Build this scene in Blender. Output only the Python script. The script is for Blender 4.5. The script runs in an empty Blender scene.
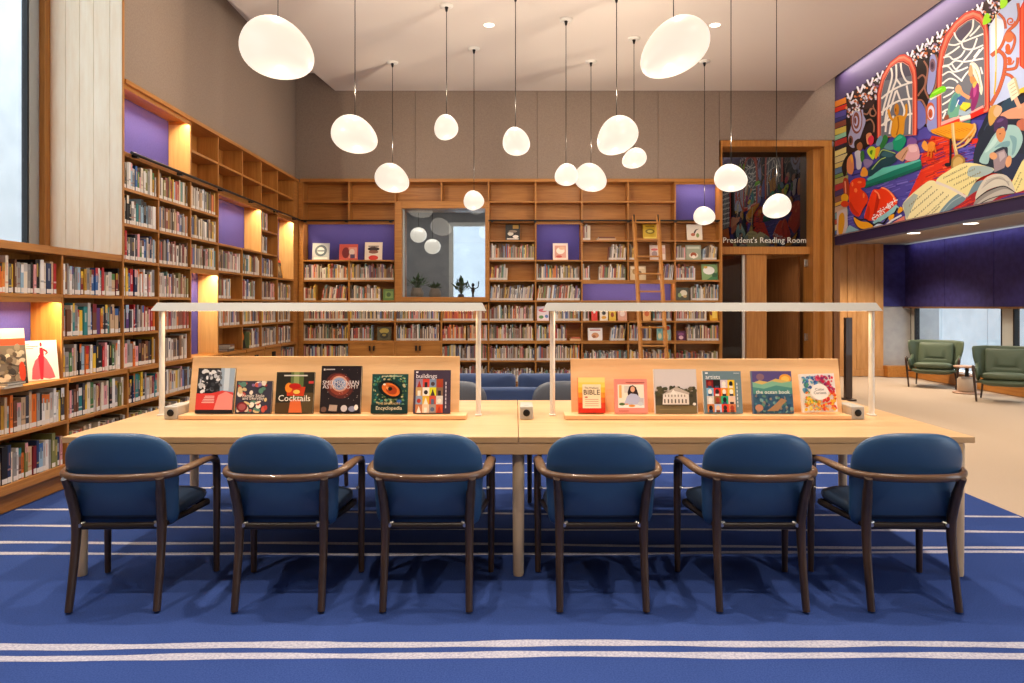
import bpy, math, random
from mathutils import Vector, Matrix, Euler
R = random.Random(11)
PI = math.pi
F, CX, CY, H = 740.0, 515.0, 306.0, 1.42          # focal length (px), vanishing point, eye height
SC = bpy.context.scene
COL = SC.collection
YB = 11.94                                         # front plane of the back bookcase
XL = -3.5                                          # front plane of the left bookcase
XM = 5.16                                          # mural wall
XR = 7.9                                           # lounge window wall
ZC = 4.89                                          # ceiling slab


def P(px, py, d):
    return Vector(((px - CX) * d / F, d, H - (py - CY) * d / F))


def lin(c):
    return c / 12.92 if c <= 0.04045 else ((c + 0.055) / 1.055) ** 2.4


def hx(s):
    s = s.lstrip('#')
    return tuple(lin(int(s[i:i + 2], 16) / 255) for i in (0, 2, 4))


# ------------------------------------------------------------------ meshes
class MB:
    def __init__(s):
        s.v, s.f, s.c, s.m, s.s = [], [], [], [], []

    def add(s, verts, faces, col=None, mi=0, smooth=False):
        b = len(s.v)
        s.v.extend(Vector(p) for p in verts)
        for f in faces:
            s.f.append(tuple(b + i for i in f))
            s.c.append(col or (0.5, 0.5, 0.5))
            s.m.append(mi)
            s.s.append(smooth)

    def box(s, x0, x1, y0, y1, z0, z1, col=None, mi=0):
        x0, x1 = min(x0, x1), max(x0, x1)
        y0, y1 = min(y0, y1), max(y0, y1)
        z0, z1 = min(z0, z1), max(z0, z1)
        s.add([(x0, y0, z0), (x1, y0, z0), (x1, y1, z0), (x0, y1, z0), (x0, y0, z1), (x1, y0, z1), (x1, y1, z1), (x0, y1, z1)],
              [(0, 3, 2, 1), (4, 5, 6, 7), (0, 1, 5, 4), (1, 2, 6, 5), (2, 3, 7, 6), (3, 0, 4, 7)], col, mi)
        return s

    def hull8(s, bot, top, col=None, mi=0):
        s.add(list(bot) + list(top), [(0, 3, 2, 1), (4, 5, 6, 7), (0, 1, 5, 4), (1, 2, 6, 5), (2, 3, 7, 6), (3, 0, 4, 7)], col, mi)
        return s

    def poly(s, pts, col=None, mi=0):
        s.add(pts, [tuple(range(len(pts)))], col, mi)
        return s

    def tube(s, path, ra, rb=None, n=12, up=(0, 0, 1), col=None, mi=0, taper=None, smooth=True):
        """sweep an oval section (ra sideways, rb along up) along a path; capped"""
        rb = ra if rb is None else rb
        path = [Vector(p) for p in path]
        up = Vector(up)
        rings = []
        for i, p in enumerate(path):
            a = path[max(0, i - 1)]
            b = path[min(len(path) - 1, i + 1)]
            t = (b - a).normalized()
            side = t.cross(up)
            if side.length < 1e-3:
                side = t.cross(Vector((0, 1, 0))) if abs(t.y) < .9 else t.cross(Vector((1, 0, 0)))
            side.normalize()
            u2 = side.cross(t).normalized()
            k = taper[i] if taper else 1.0
            k = (k, k) if not isinstance(k, tuple) else k
            rings.append([p + side * (ra * k[0] * math.cos(2 * PI * j / n)) + u2 * (rb * k[1] * math.sin(2 * PI * j / n)) for j in range(n)])
        vs = [q for r in rings for q in r]
        fs = []
        for i in range(len(rings) - 1):
            for j in range(n):
                fs.append((i * n + j, i * n + (j + 1) % n, (i + 1) * n + (j + 1) % n, (i + 1) * n + j))
        s.add(vs, fs, col, mi, smooth)
        m = (len(rings) - 1) * n
        s.add(rings[0] + rings[-1], [tuple(range(n - 1, -1, -1)), tuple(range(n, 2 * n))], col, mi)
        return s

    def lathe(s, prof, n=24, c=(0, 0, 0), col=None, mi=0, smooth=True):
        cx, cy, cz = c
        vs, fs = [], []
        for r, z in prof:
            for j in range(n):
                a = 2 * PI * j / n
                vs.append((cx + r * math.cos(a), cy + r * math.sin(a), cz + z))
        for i in range(len(prof) - 1):
            for j in range(n):
                fs.append((i * n + j, i * n + (j + 1) % n, (i + 1) * n + (j + 1) % n, (i + 1) * n + j))
        s.add(vs, fs, col, mi, smooth)
        s.add(vs[:n], [tuple(range(n - 1, -1, -1))], col, mi)
        s.add(vs[-n:], [tuple(range(n))], col, mi)
        return s

    def pillow(s, outline, th, warp, rings=7, p=3.0, col=None, mi=0, front=None):
        """a padded slab from a 2-D outline: rounded rim, thickness th either side, mapped by warp(u, v, t)"""
        cu = sum(q[0] for q in outline) / len(outline)
        cv = sum(q[1] for q in outline) / len(outline)
        n = len(outline)
        for sg in (1, -1):
            vs, fs = [], []
            for k in range(rings + 1):
                a = k / rings
                sc_ = math.cos(a * PI / 2) if k < rings else 0.0
                sc_ = 1 - (1 - sc_) * 1.0
                t = th * (max(0.0, 1 - sc_ ** p)) ** (1 / p)
                if k == rings:
                    vs.append(warp(cu, cv, sg * th))
                else:
                    for (u, v) in outline:
                        vs.append(warp(cu + (u - cu) * sc_, cv + (v - cv) * sc_, sg * t))
            for k in range(rings - 1):
                for j in range(n):
                    q = (k * n + j, k * n + (j + 1) % n, (k + 1) * n + (j + 1) % n, (k + 1) * n + j)
                    fs.append(q if sg > 0 else q[::-1])
            for j in range(n):
                q = ((rings - 1) * n + j, (rings - 1) * n + (j + 1) % n, rings * n)
                fs.append(q if sg > 0 else q[::-1])
            s.add(vs, fs, col, front if front is not None and sg > 0 else mi, True)
        return s

    def xform(s, M):
        s.v = [M @ p for p in s.v]
        return s

    def build(s, name, mats, parent=None, world=False, bevel=0.0, seg=2, merge=False):
        me = bpy.data.meshes.new(name)
        off = parent.location if (world and parent is not None) else Vector((0, 0, 0))
        me.from_pydata([tuple(p - off) for p in s.v], [], s.f)
        if not isinstance(mats, (list, tuple)):
            mats = [mats]
        for m in mats:
            me.materials.append(m)
        ca = me.color_attributes.new('Col', 'FLOAT_COLOR', 'CORNER')
        data = []
        for i, f in enumerate(s.f):
            c = s.c[i]
            data.extend([c[0], c[1], c[2], 1.0] * len(f))
        ca.data.foreach_set('color', data)
        me.polygons.foreach_set('material_index', s.m)
        me.polygons.foreach_set('use_smooth', s.s)
        me.update()
        o = bpy.data.objects.new(name, me)
        COL.objects.link(o)
        if parent is not None:
            o.parent = parent
        if merge:
            w = o.modifiers.new('weld', 'WELD')
            w.merge_threshold = 1e-4
        if bevel > 0:
            b = o.modifiers.new('bevel', 'BEVEL')
            b.width = bevel
            b.segments = seg
            b.limit_method = 'ANGLE'
            b.harden_normals = False
        return o


def rrect(x0, x1, y0, y1, r, k=6):
    pts = []
    for cx, cy, a0 in ((x1 - r, y0 + r, -PI / 2), (x1 - r, y1 - r, 0), (x0 + r, y1 - r, PI / 2), (x0 + r, y0 + r, PI)):
        for i in range(k + 1):
            a = a0 + i * PI / 2 / k
            pts.append((cx + r * math.cos(a), cy + r * math.sin(a)))
    return pts


def spline(pts, n=6):
    """Catmull-Rom through pts"""
    pts = [Vector(p) for p in pts]
    out = []
    for i in range(len(pts) - 1):
        p0 = pts[max(0, i - 1)]
        p1, p2 = pts[i], pts[i + 1]
        p3 = pts[min(len(pts) - 1, i + 2)]
        for k in range(n):
            t = k / n
            out.append(0.5 * ((2 * p1) + (p2 - p0) * t + (2 * p0 - 5 * p1 + 4 * p2 - p3) * t * t + (3 * p1 - p0 - 3 * p2 + p3) * t ** 3))
    out.append(pts[-1])
    return out


# ------------------------------------------------------------------ objects
def thing(name, label, cat, loc=(0, 0, 0), rotz=0.0, group=None):
    o = bpy.data.objects.new(name, None)
    o.empty_display_size = 0.1
    COL.objects.link(o)
    o.location = loc
    o.rotation_euler = (0, 0, rotz)
    tag(o, label, cat, group)
    return o


def tag(o, label=None, cat=None, group=None, kind=None):
    if label:
        o['label'] = label
    if cat:
        o['category'] = cat
    if group:
        o['group'] = group
    if kind:
        o['kind'] = kind
    return o


def struct(o, label=None):
    o['kind'] = 'structure'
    if label:
        o['label'] = label
    return o


def dup(root, loc, rotz=0.0, label=None, group=None):
    r = root.copy()
    COL.objects.link(r)
    r.location = loc
    r.rotation_euler = (0, 0, rotz)
    if label:
        r['label'] = label
    if group:
        r['group'] = group
    for ch in list(root.children):
        c = ch.copy()
        COL.objects.link(c)
        c.parent = r
        for g in list(ch.children):
            d = g.copy()
            COL.objects.link(d)
            d.parent = c
    return r


# ------------------------------------------------------------------ materials
def mat(name, col=(0.5, 0.5, 0.5), rough=0.5, spec=0.4, metal=0.0, attr=False, emit=None, estr=0.0, coat=0.0, sheen=0.0, bump=None, vary=None):
    m = bpy.data.materials.new(name)
    m.use_nodes = True
    nt = m.node_tree
    b = nt.nodes['Principled BSDF']
    b.inputs['Base Color'].default_value = (*col, 1)
    b.inputs['Roughness'].default_value = rough
    b.inputs['Specular IOR Level'].default_value = spec
    b.inputs['Metallic'].default_value = metal
    if coat:
        b.inputs['Coat Weight'].default_value = coat
    if sheen:
        b.inputs['Sheen Weight'].default_value = sheen
    if emit:
        b.inputs['Emission Color'].default_value = (*emit, 1)
        b.inputs['Emission Strength'].default_value = estr
    if attr:
        a = nt.nodes.new('ShaderNodeAttribute')
        a.attribute_name = 'Col'
        nt.links.new(a.outputs['Color'], b.inputs['Base Color'])
    if vary:                                        # (scale, colour 2, detail)
        tc = nt.nodes.new('ShaderNodeTexCoord')
        n = nt.nodes.new('ShaderNodeTexNoise')
        n.inputs['Scale'].default_value = vary[0]
        n.inputs['Detail'].default_value = 5
        r = nt.nodes.new('ShaderNodeValToRGB')
        r.color_ramp.elements[0].color = (*col, 1)
        r.color_ramp.elements[1].color = (*vary[1], 1)
        r.color_ramp.elements[0].position = 0.35
        r.color_ramp.elements[1].position = 0.65
        nt.links.new(tc.outputs['Object'], n.inputs['Vector'])
        nt.links.new(n.outputs['Fac'], r.inputs['Fac'])
        nt.links.new(r.outputs['Color'], b.inputs['Base Color'])
    if bump:                                        # (scale, strength)
        tc = nt.nodes.new('ShaderNodeTexCoord')
        n = nt.nodes.new('ShaderNodeTexNoise')
        n.inputs['Scale'].default_value = bump[0]
        n.inputs['Detail'].default_value = 3
        u = nt.nodes.new('ShaderNodeBump')
        u.inputs['Strength'].default_value = bump[1]
        u.inputs['Distance'].default_value = 0.01
        nt.links.new(tc.outputs['Object'], n.inputs['Vector'])
        nt.links.new(n.outputs['Fac'], u.inputs['Height'])
        nt.links.new(u.outputs['Normal'], b.inputs['Normal'])
    return m


def wood(name, c1, c2, axis, rough=0.4, fine=22.0, along=1.3, coat=0.0):
    m = bpy.data.materials.new(name)
    m.use_nodes = True
    nt = m.node_tree
    b = nt.nodes['Principled BSDF']
    b.inputs['Roughness'].default_value = rough
    b.inputs['Specular IOR Level'].default_value = 0.35
    b.inputs['Coat Weight'].default_value = coat
    tc = nt.nodes.new('ShaderNodeTexCoord')
    mp = nt.nodes.new('ShaderNodeMapping')
    sc = [fine, fine, fine]
    sc['xyz'.index(axis)] = along
    mp.inputs['Scale'].default_value = sc
    n = nt.nodes.new('ShaderNodeTexNoise')
    n.inputs['Scale'].default_value = 1.6
    n.inputs['Detail'].default_value = 6
    n.inputs['Roughness'].default_value = 0.6
    r = nt.nodes.new('ShaderNodeValToRGB')
    r.color_ramp.elements[0].color = (*c1, 1)
    r.color_ramp.elements[1].color = (*c2, 1)
    r.color_ramp.elements[0].position = 0.32
    r.color_ramp.elements[1].position = 0.68
    nt.links.new(tc.outputs['Object'], mp.inputs['Vector'])
    nt.links.new(mp.outputs['Vector'], n.inputs['Vector'])
    nt.links.new(n.outputs['Fac'], r.inputs['Fac'])
    nt.links.new(r.outputs['Color'], b.inputs['Base Color'])
    return m


def glass(name, tint=(1, 1, 1), ior=1.5, rough=0.0):
    m = bpy.data.materials.new(name)
    m.use_nodes = True
    nt = m.node_tree
    nt.nodes.remove(nt.nodes['Principled BSDF'])
    out = nt.nodes['Material Output']
    t = nt.nodes.new('ShaderNodeBsdfTransparent')
    t.inputs['Color'].default_value = (*tint, 1)
    g = nt.nodes.new('ShaderNodeBsdfGlossy')
    g.inputs['Roughness'].default_value = rough
    f0 = ((ior - 1) / (ior + 1)) ** 2               # Schlick, the same from either side of the pane
    lw = nt.nodes.new('ShaderNodeLayerWeight')
    lw.inputs['Blend'].default_value = 0.5
    pw = nt.nodes.new('ShaderNodeMath')
    pw.operation = 'POWER'
    pw.inputs[1].default_value = 5.0
    nt.links.new(lw.outputs['Facing'], pw.inputs[0])
    fr = nt.nodes.new('ShaderNodeMath')
    fr.operation = 'MULTIPLY_ADD'
    fr.inputs[1].default_value = 1 - f0
    fr.inputs[2].default_value = f0
    nt.links.new(pw.outputs[0], fr.inputs[0])
    mx = nt.nodes.new('ShaderNodeMixShader')
    nt.links.new(fr.outputs[0], mx.inputs[0])
    nt.links.new(t.outputs[0], mx.inputs[1])
    nt.links.new(g.outputs[0], mx.inputs[2])
    nt.links.new(mx.outputs[0], out.inputs['Surface'])
    return m


OAK1, OAK2 = (0.365, 0.140, 0.026), (0.51, 0.222, 0.050)
M = {}
M['oak_x'] = wood('oak_along_x', OAK1, OAK2, 'x')
M['oak_y'] = wood('oak_along_y', OAK1, OAK2, 'y')
M['oak_z'] = wood('oak_upright', OAK1, OAK2, 'z')
M['oak_pale'] = wood('pale_oak_reveal', (0.60, 0.34, 0.12), (0.72, 0.45, 0.18), 'z')  # same oak as the shelves, LED glow put into a lighter colour
M['door_wood'] = wood('dark_door_veneer', (0.22, 0.088, 0.026), (0.32, 0.14, 0.048), 'z')
M['panel_wood'] = wood('oak_wall_panels', (0.42, 0.20, 0.065), (0.58, 0.31, 0.12), 'z', fine=9)
M['pale_plank'] = wood('pale_maple_planks', (0.88, 0.70, 0.49), (0.95, 0.82, 0.63), 'z', rough=0.45, fine=10)
M['maple'] = wood('pale_maple_top', (0.60, 0.360, 0.170), (0.68, 0.430, 0.220), 'x', rough=0.38, fine=14)
M['maple_z'] = wood('pale_maple_legs', (0.60, 0.42, 0.25), (0.70, 0.51, 0.32), 'z', rough=0.4, fine=14)
M['board'] = wood('beech_board', (0.78, 0.47, 0.23), (0.86, 0.54, 0.285), 'x', rough=0.42, fine=16)
M['walnut'] = wood('dark_walnut', (0.030, 0.016, 0.010), (0.066, 0.036, 0.022), 'z', rough=0.32, fine=30, coat=0.25)
M['frame_dark'] = wood('near_black_wood', (0.014, 0.010, 0.008), (0.030, 0.019, 0.014), 'x', rough=0.35, fine=30)
M['walnut_x'] = wood('walnut_arm', (0.085, 0.042, 0.022), (0.165, 0.085, 0.046), 'x', rough=0.3, fine=30, coat=0.3)  # arm rail highlights put into the colour, lighter than the leg walnut
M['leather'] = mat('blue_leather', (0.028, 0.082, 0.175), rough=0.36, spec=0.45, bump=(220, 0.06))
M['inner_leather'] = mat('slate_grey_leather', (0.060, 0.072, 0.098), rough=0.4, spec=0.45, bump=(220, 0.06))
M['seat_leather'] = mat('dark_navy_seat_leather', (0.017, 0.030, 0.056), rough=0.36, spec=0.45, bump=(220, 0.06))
M['black'] = mat('black_metal', (0.012, 0.011, 0.011), rough=0.4, metal=0.3)
M['cord'] = mat('black_textile_cord', (0.015, 0.014, 0.013), rough=0.95, spec=0.1)
M['chrome'] = mat('brushed_steel', (0.6, 0.58, 0.55), rough=0.3, metal=1.0)
M['purple'] = mat('purple_felt', (0.072, 0.062, 0.285), rough=0.85, spec=0.2, vary=(60, (0.083, 0.072, 0.32)))
M['purple_wall'] = mat('deep_purple_wall_panel', (0.019, 0.017, 0.105), rough=0.6, spec=0.3, vary=(9, (0.031, 0.028, 0.155)))
M['fabric'] = mat('taupe_wall_fabric', (0.265, 0.202, 0.160), rough=0.95, spec=0.1, vary=(70, (0.305, 0.238, 0.190)))
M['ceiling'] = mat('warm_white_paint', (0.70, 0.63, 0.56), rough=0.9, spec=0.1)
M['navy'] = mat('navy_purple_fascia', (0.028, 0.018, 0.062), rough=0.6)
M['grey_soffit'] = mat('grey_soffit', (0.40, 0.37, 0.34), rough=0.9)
M['carpet'] = mat('royal_blue_carpet', (0.026, 0.053, 0.195), rough=1.0, spec=0.04, vary=(150, (0.042, 0.076, 0.250)), bump=(400, 0.3))
M['carpet_line'] = mat('white_carpet_yarn', (0.50, 0.48, 0.54), rough=1.0, spec=0.05, vary=(90, (0.30, 0.30, 0.40)))
M['tan'] = mat('tan_carpet', (0.44, 0.34, 0.255), rough=1.0, spec=0.05, vary=(160, (0.52, 0.41, 0.31)), bump=(300, 0.3))
M['white'] = mat('satin_white_metal', (0.80, 0.77, 0.70), rough=0.4)
M['lamp_bar'] = mat('pale_champagne_metal', (0.46, 0.435, 0.39), rough=0.45)
M['globe'] = mat('opal_glass_globe', (0.16, 0.15, 0.14), rough=0.35, emit=(1.0, 0.87, 0.70), estr=0.92)
M['led'] = mat('warm_led_strip', (0.8, 0.8, 0.8), emit=(1.0, 0.80, 0.52), estr=5.0)
M['downlight'] = mat('downlight_lens', (0.8, 0.8, 0.8), emit=(1.0, 0.90, 0.75), estr=4.0)
M['art'] = mat('painted_colours', attr=True, rough=0.55, spec=0.25)
M['cover'] = mat('printed_cover', attr=True, rough=0.34, spec=0.45)
M['spine'] = mat('printed_spine', attr=True, rough=0.5, spec=0.3)
M['paper'] = mat('page_paper', (0.70, 0.64, 0.54), rough=0.9, spec=0.1)
M['label'] = mat('white_spine_label', (0.74, 0.70, 0.66), rough=0.6)
M['glass'] = glass('clear_glass', (0.95, 0.97, 0.97))
M['mirror_glass'] = glass('inner_window_glass', (0.90, 0.93, 0.95), ior=1.95)
M['sign_glass'] = glass('dark_transom_glass', (0.10, 0.09, 0.10), ior=2.0)
M['smoked_glass'] = glass('smoked_side_light', (0.50, 0.46, 0.42))
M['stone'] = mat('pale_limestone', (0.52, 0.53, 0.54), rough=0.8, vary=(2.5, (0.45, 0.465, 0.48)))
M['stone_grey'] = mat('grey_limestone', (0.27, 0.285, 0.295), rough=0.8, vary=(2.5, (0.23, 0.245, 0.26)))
M['alu'] = mat('grey_window_metal', (0.42, 0.45, 0.44), rough=0.45)
M['concrete'] = mat('grey_concrete', (0.36, 0.36, 0.36), rough=0.85, vary=(5, (0.30, 0.30, 0.31)))
M['dark_grey'] = mat('dark_grey_paint', (0.09, 0.09, 0.095), rough=0.7)
M['sofa'] = mat('navy_wool', (0.055, 0.088, 0.19), rough=0.9, sheen=0.2)
M['green'] = mat('sage_leather', (0.085, 0.115, 0.070), rough=0.45, spec=0.4)
M['letter'] = mat('white_vinyl_letters', (0.80, 0.78, 0.74), rough=0.5, emit=(1, .97, .92), estr=0.0)
M['ceramic'] = mat('pale_ceramic', (0.55, 0.45, 0.36), rough=0.5)
M['leaf'] = mat('plant_leaf', (0.05, 0.13, 0.035), rough=0.5)
M['top_pink'] = mat('blush_table_top', (0.50, 0.30, 0.20), rough=0.4)


def area(name, loc, rot, sx, sy, w, col=(1.0, 0.78, 0.48), spread=None):
    l = bpy.data.lights.new(name, 'AREA')
    l.shape = 'RECTANGLE'
    l.size, l.size_y = sx, sy
    l.energy = w
    l.color = col
    if spread:
        l.spread = spread
    o = bpy.data.objects.new(name, l)
    COL.objects.link(o)
    o.location = loc
    o.rotation_euler = rot
    o['kind'] = 'structure'
    return o

# ================================================================== room shell
def sbox(name, boxes, m, bevel=0.0):
    b = MB()
    for q in boxes:
        b.box(*q)
    return struct(b.build(name, m, bevel=bevel))


sbox('floor', [(-4.2, 8.7, -1.4, 15.6, -0.12, -0.012)], M['tan'])

# blue carpet with wiggly white double lines
cb = MB()
XC0, XC1 = -3.50, 3.42
cb.box(XC0, XC1, -1.19, 11.9, -0.012, 0.0, mi=0)


def carpet_line(ya, yb, w, z):
    n = 70
    ph = [R.uniform(0, 6.3) for _ in range(4)]
    vs = []
    for i in range(n + 1):
        k = i / n
        x = XC0 + 0.02 + (XC1 - XC0 - 0.04) * k
        y = ya + (yb - ya) * k + 0.012 * math.sin(9 * k + ph[0]) + 0.006 * math.sin(31 * k + ph[1])
        ww = w * (1 + 0.14 * math.sin(40 * k + ph[2]) + 0.10 * math.sin(97 * k + ph[3]))
        vs += [(x, y - ww / 2, z), (x, y + ww / 2, z)]
    cb.add(vs, [(2 * i, 2 * i + 2, 2 * i + 3, 2 * i + 1) for i in range(n)], mi=1)


for ya, yb, w in ((3.09, 3.11, .062), (2.985, 3.015, .058), (4.46, 4.335, .048), (4.225, 4.265, .046), (5.16, 4.98, .046), (4.77, 4.65, .044),
                  (5.77, 5.77, .045), (6.29, 6.29, .045), (6.65, 6.65, .045), (7.6, 7.5, .05), (7.8, 7.75, .05), (9.0, 9.1, .05), (9.4, 9.35, .05), (1.7, 1.72, .06), (1.1, 1.08, .06)):
    carpet_line(ya, yb, w * .88, 0.0012)
carpet = cb.build('carpet', [M['carpet'], M['carpet_line']])
tag(carpet, 'royal blue fitted carpet with pairs of thin wavering white lines under the reading table', 'carpet')

# ceiling: high band all round and a lower slab that ends short of the side walls
sbox('ceiling', [(-4.3, 8.7, -1.2, 15.6, 5.18, 5.40)], M['ceiling'])
sl = MB()
plan = [(4.84, -1.2), (4.84, 11.93), (-2.90, 11.93), (-3.49, 5.96), (-3.49, -1.2)]
zb, zt = ZC, ZC + 0.16
n = len(plan)
sl.add([(x, y, zb) for x, y in plan] + [(x, y, zt) for x, y in plan],
       [tuple(range(n - 1, -1, -1)), tuple(range(n, 2 * n))] + [(i, (i + 1) % n, n + (i + 1) % n, n + i) for i in range(n)])
struct(sl.build('ceiling_slab', M['ceiling']))

# left wall, its deep window bay and the wall behind the bookcase
sbox('wall_left', [(-4.3, -3.54, 6.62, 12.4, 3.452, 5.18), (-4.3, -3.80, 6.62, 12.4, -0.1, 3.452), (-4.3, -3.80, -1.2, 6.62, -0.1, 1.80),
                   (-4.3, -3.54, -1.2, 2.6, 1.80, 5.18)], M['fabric'])
pl = MB()
xs = [-3.492, -3.60, -3.745, -3.87, -3.995, -4.13]
for a, b in zip(xs, xs[1:]):
    pl.box(a - 0.0012, b + 0.0012, 6.575, 6.605, 1.876, 5.18)
pl.box(-3.493, -4.2, 6.58, 6.604, 1.876, 5.18)
for a, b in ((6.2, 2.6),):
    pl.box(-3.50, -4.2, 2.6, 2.66, 1.876, 5.18)
struct(pl.build('trim_1', M['pale_plank'], bevel=0.0015), 'pale maple plank reveal beside the tall left window')
sbox('trim_2', [(-3.486, -3.4915, 6.574, 6.605, 1.876, 5.18)], M['oak_z'])
sbox('trim_3', [(-4.13, -4.19, 6.50, 6.574, 1.876, 5.18)], M['oak_z'])
wf = MB()
for y0, y1 in ((6.37, 6.50), (2.66, 2.76)):
    wf.box(-4.24, -4.18, y0, y1, 1.876, 5.18)
for yy in (4.55,):
    wf.box(-4.24, -4.18, yy - .04, yy + .04, 1.876, 5.18)
win = struct(wf.build('window_1', M['alu']))
g = MB()
g.box(-4.235, -4.185, 6.35, 6.37, 1.876, 5.18)
g.box(-4.25, -4.17, 2.76, 2.79, 1.876, 5.18)
g.build('window_gasket', M['black'], win)
g = MB()
g.box(-4.225, -4.215, 2.79, 6.34, 1.876, 5.18)
g.build('window_pane', M['glass'], win)
st = MB()
for i, x in enumerate(1.0 + 1.2 * k for k in range(12)):
    st.box(-7.6, -7.5, x + .006, x + 1.194, -0.1, 6.2)
struct(st.build('exterior_wall_left', M['stone']))

sbox('wall_front', [(-4.3, 8.7, -1.4, -1.2, -0.1, 5.4)], M['fabric'])
# back wall: fabric panels above the bookcase, with thin seams
fb = MB()
xs = [-3.54, -1.61, 0.36, 2.31, 3.30, 5.18]
for i, (a, b) in enumerate(zip(xs, xs[1:])):
    fb.box(a + .003, b - .003, 11.95, 12.0, 3.475 if i < 4 else 4.10, 5.18)
fb.box(-4.3, 3.31, 12.0, 12.1, 3.475, 5.18)
fb.box(3.31, 5.18, 12.0, 12.1, 4.10, 5.18)
struct(fb.build('wall_back', M['fabric']))
sbox('wall_back_lower', [(-4.3, -1.95, 12.27, 12.42, -0.1, 3.475), (-0.39, 3.31, 12.27, 12.42, -0.1, 3.475), (-1.95, -0.39, 12.27, 12.42, -0.1, 1.46), (-1.95, -0.39, 12.27, 12.42, 3.12, 3.475)], M['dark_grey'])

# ------------------------------------------------------------------ small room seen through the inner window
iw = MB()
FX0, FX1, FZ0, FZ1 = -1.93, -0.41, 1.485, 3.10
for q in ((FX0, FX0 + .11, FZ0, FZ1), (FX1 - .07, FX1, FZ0, FZ1), (FX0 + .11, FX1 - .07, FZ0, FZ0 + .08), (FX0 + .11, FX1 - .07, FZ1 - .11, FZ1)):
    iw.box(q[0], q[1], 11.90, 12.44, q[2], q[3])
iwin = struct(iw.build('window_2', M['oak_x'], bevel=0.004))
g = MB()
g.box(FX0 + .11, FX1 - .07, 12.03, 12.045, FZ0 + .08, FZ1 - .11)
g.build('window_pane', M['mirror_glass'], iwin)
g = MB()
g.box(FX0 + .11, FX0 + .135, 12.0, 12.06, FZ0 + .08, FZ1 - .11)
g.build('window_edge_strip', M['alu'], iwin)
sbox('wall_small_room', [(-3.2, -3.1, 12.42, 15.4, 0.9, 3.5), (0.7, 0.8, 12.42, 15.4, 0.9, 3.5), (-3.1, -1.36, 15.3, 15.4, 0.9, 3.5), (0.25, 0.7, 15.3, 15.4, 0.9, 3.5),
                         (-1.36, 0.25, 15.3, 15.4, 3.14, 3.5), (-1.36, 0.25, 15.3, 15.4, 0.9, 1.50)], M['concrete'])
area('small_room_lamp', (-1.6, 13.6, 3.48), (0, 0, 0), 1.4, .3, 30, (1, .93, .85))  # added fill without a fixture, brightens the room behind the glass
sbox('ceiling_small_room', [(-3.2, 0.8, 12.42, 15.4, 3.5, 3.6)], M['ceiling'])
sbox('floor_small_room', [(-3.2, 0.8, 12.42, 15.4, 0.8, 0.9)], M['dark_grey'])
w3 = MB()
w3.box(-1.36, -1.27, 15.24, 15.34, 1.50, 3.14)
w3.box(-1.27, 0.25, 15.24, 15.34, 3.06, 3.14)
w3.box(-1.27, 0.25, 15.24, 15.34, 1.50, 1.55)
w3o = struct(w3.build('window_3', M['white']))
g = MB()
g.box(-1.27, 0.25, 15.285, 15.295, 1.55, 3.06)
g.build('window_pane', M['glass'], w3o)
sbox('exterior_wall_back', [(-6.5, 6.0, 21.6, 21.7, -0.3, 4.2)], M['stone'])
lg = MB()
lg.box(-2.6, 0.6, 12.9, 13.25, 1.50, 1.54)
for x in (-2.5, -0.9, 0.5):
    lg.box(x - .02, x + .02, 12.95, 13.2, 0.9, 1.50)
tag(lg.build('window_shelf', M['walnut_x']), 'dark narrow shelf behind the inner window, carrying plants', 'shelf')


def plant(px, d, z, pot_r, pot_h, fol_r, fol_h, potmat, label, seed):
    r = random.Random(seed)
    x = (px - CX) * d / F
    t = thing('potted_plant', label, 'plant', (x, d, z))
    p = MB()
    p.lathe([(pot_r * .55, 0), (pot_r * .95, pot_h * .35), (pot_r, pot_h * .6), (pot_r * .7, pot_h * .93), (pot_r * .74, pot_h), (pot_r * .6, pot_h), (pot_r * .55, pot_h * .9)], 18)
    p.build('pot', potmat, t)
    f = MB()
    for i in range(46):
        a = r.uniform(0, 2 * PI)
        q = r.uniform(.1, 1)
        base = Vector((0, 0, pot_h * .9))
        tip = Vector((math.cos(a) * fol_r * q, math.sin(a) * fol_r * q, pot_h + fol_h * r.uniform(.25, 1) * (1.15 - .5 * q)))
        f.tube([base, (base + tip) / 2 + Vector((0, 0, .03)), tip], 0.003, n=5)
        dr = (tip - base).normalized()
        sd = dr.cross(Vector((0, 0, 1))).normalized() if abs(dr.z) < .99 else Vector((1, 0, 0))
        ln = r.uniform(.05, .09)
        w = ln * .34
        up = Vector((0, 0, .012))
        f.add([tip - dr * ln * .3, tip + sd * w + up, tip + dr * ln, tip - sd * w + up], [(0, 1, 2), (0, 2, 3)])
    f.build('foliage', M['leaf'], t)


plant(417, 13.05, 1.54, .12, .20, .22, .20, M['ceramic'], 'dark leafy plant in the leftmost pale jar behind the inner window', 1)
plant(435, 13.1, 1.54, .11, .19, .10, .06, M['ceramic'], 'squat pale jar with few leaves, second behind the inner window', 2)
plant(461, 13.1, 1.54, .06, .09, .16, .27, M['dark_grey'], 'bushy bright green plant standing before the bright pane of the inner window', 3)
fg = MB()
fx, fd = (473 - CX) * 13.1 / F, 13.1
fg.lathe([(.05, 0), (.05, .02), (.02, .03), (.016, .10), (.035, .15), (.03, .20), (.012, .22), (.028, .245), (.02, .28), (.0, .29)], 12)
fg.tube(spline([(0.02, 0, .18), (.09, 0, .22), (.10, 0, .32)], 4), .010, n=6)
fg.tube(spline([(-0.02, 0, .18), (-.07, 0, .24), (-.10, 0, .33)], 4), .010, n=6)
fo = fg.build('figurine', M['black'])
fo.location = (fx, fd, 1.54)
tag(fo, 'small black figurine with raised arms beside the green plant behind the inner window', 'figurine')

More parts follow.
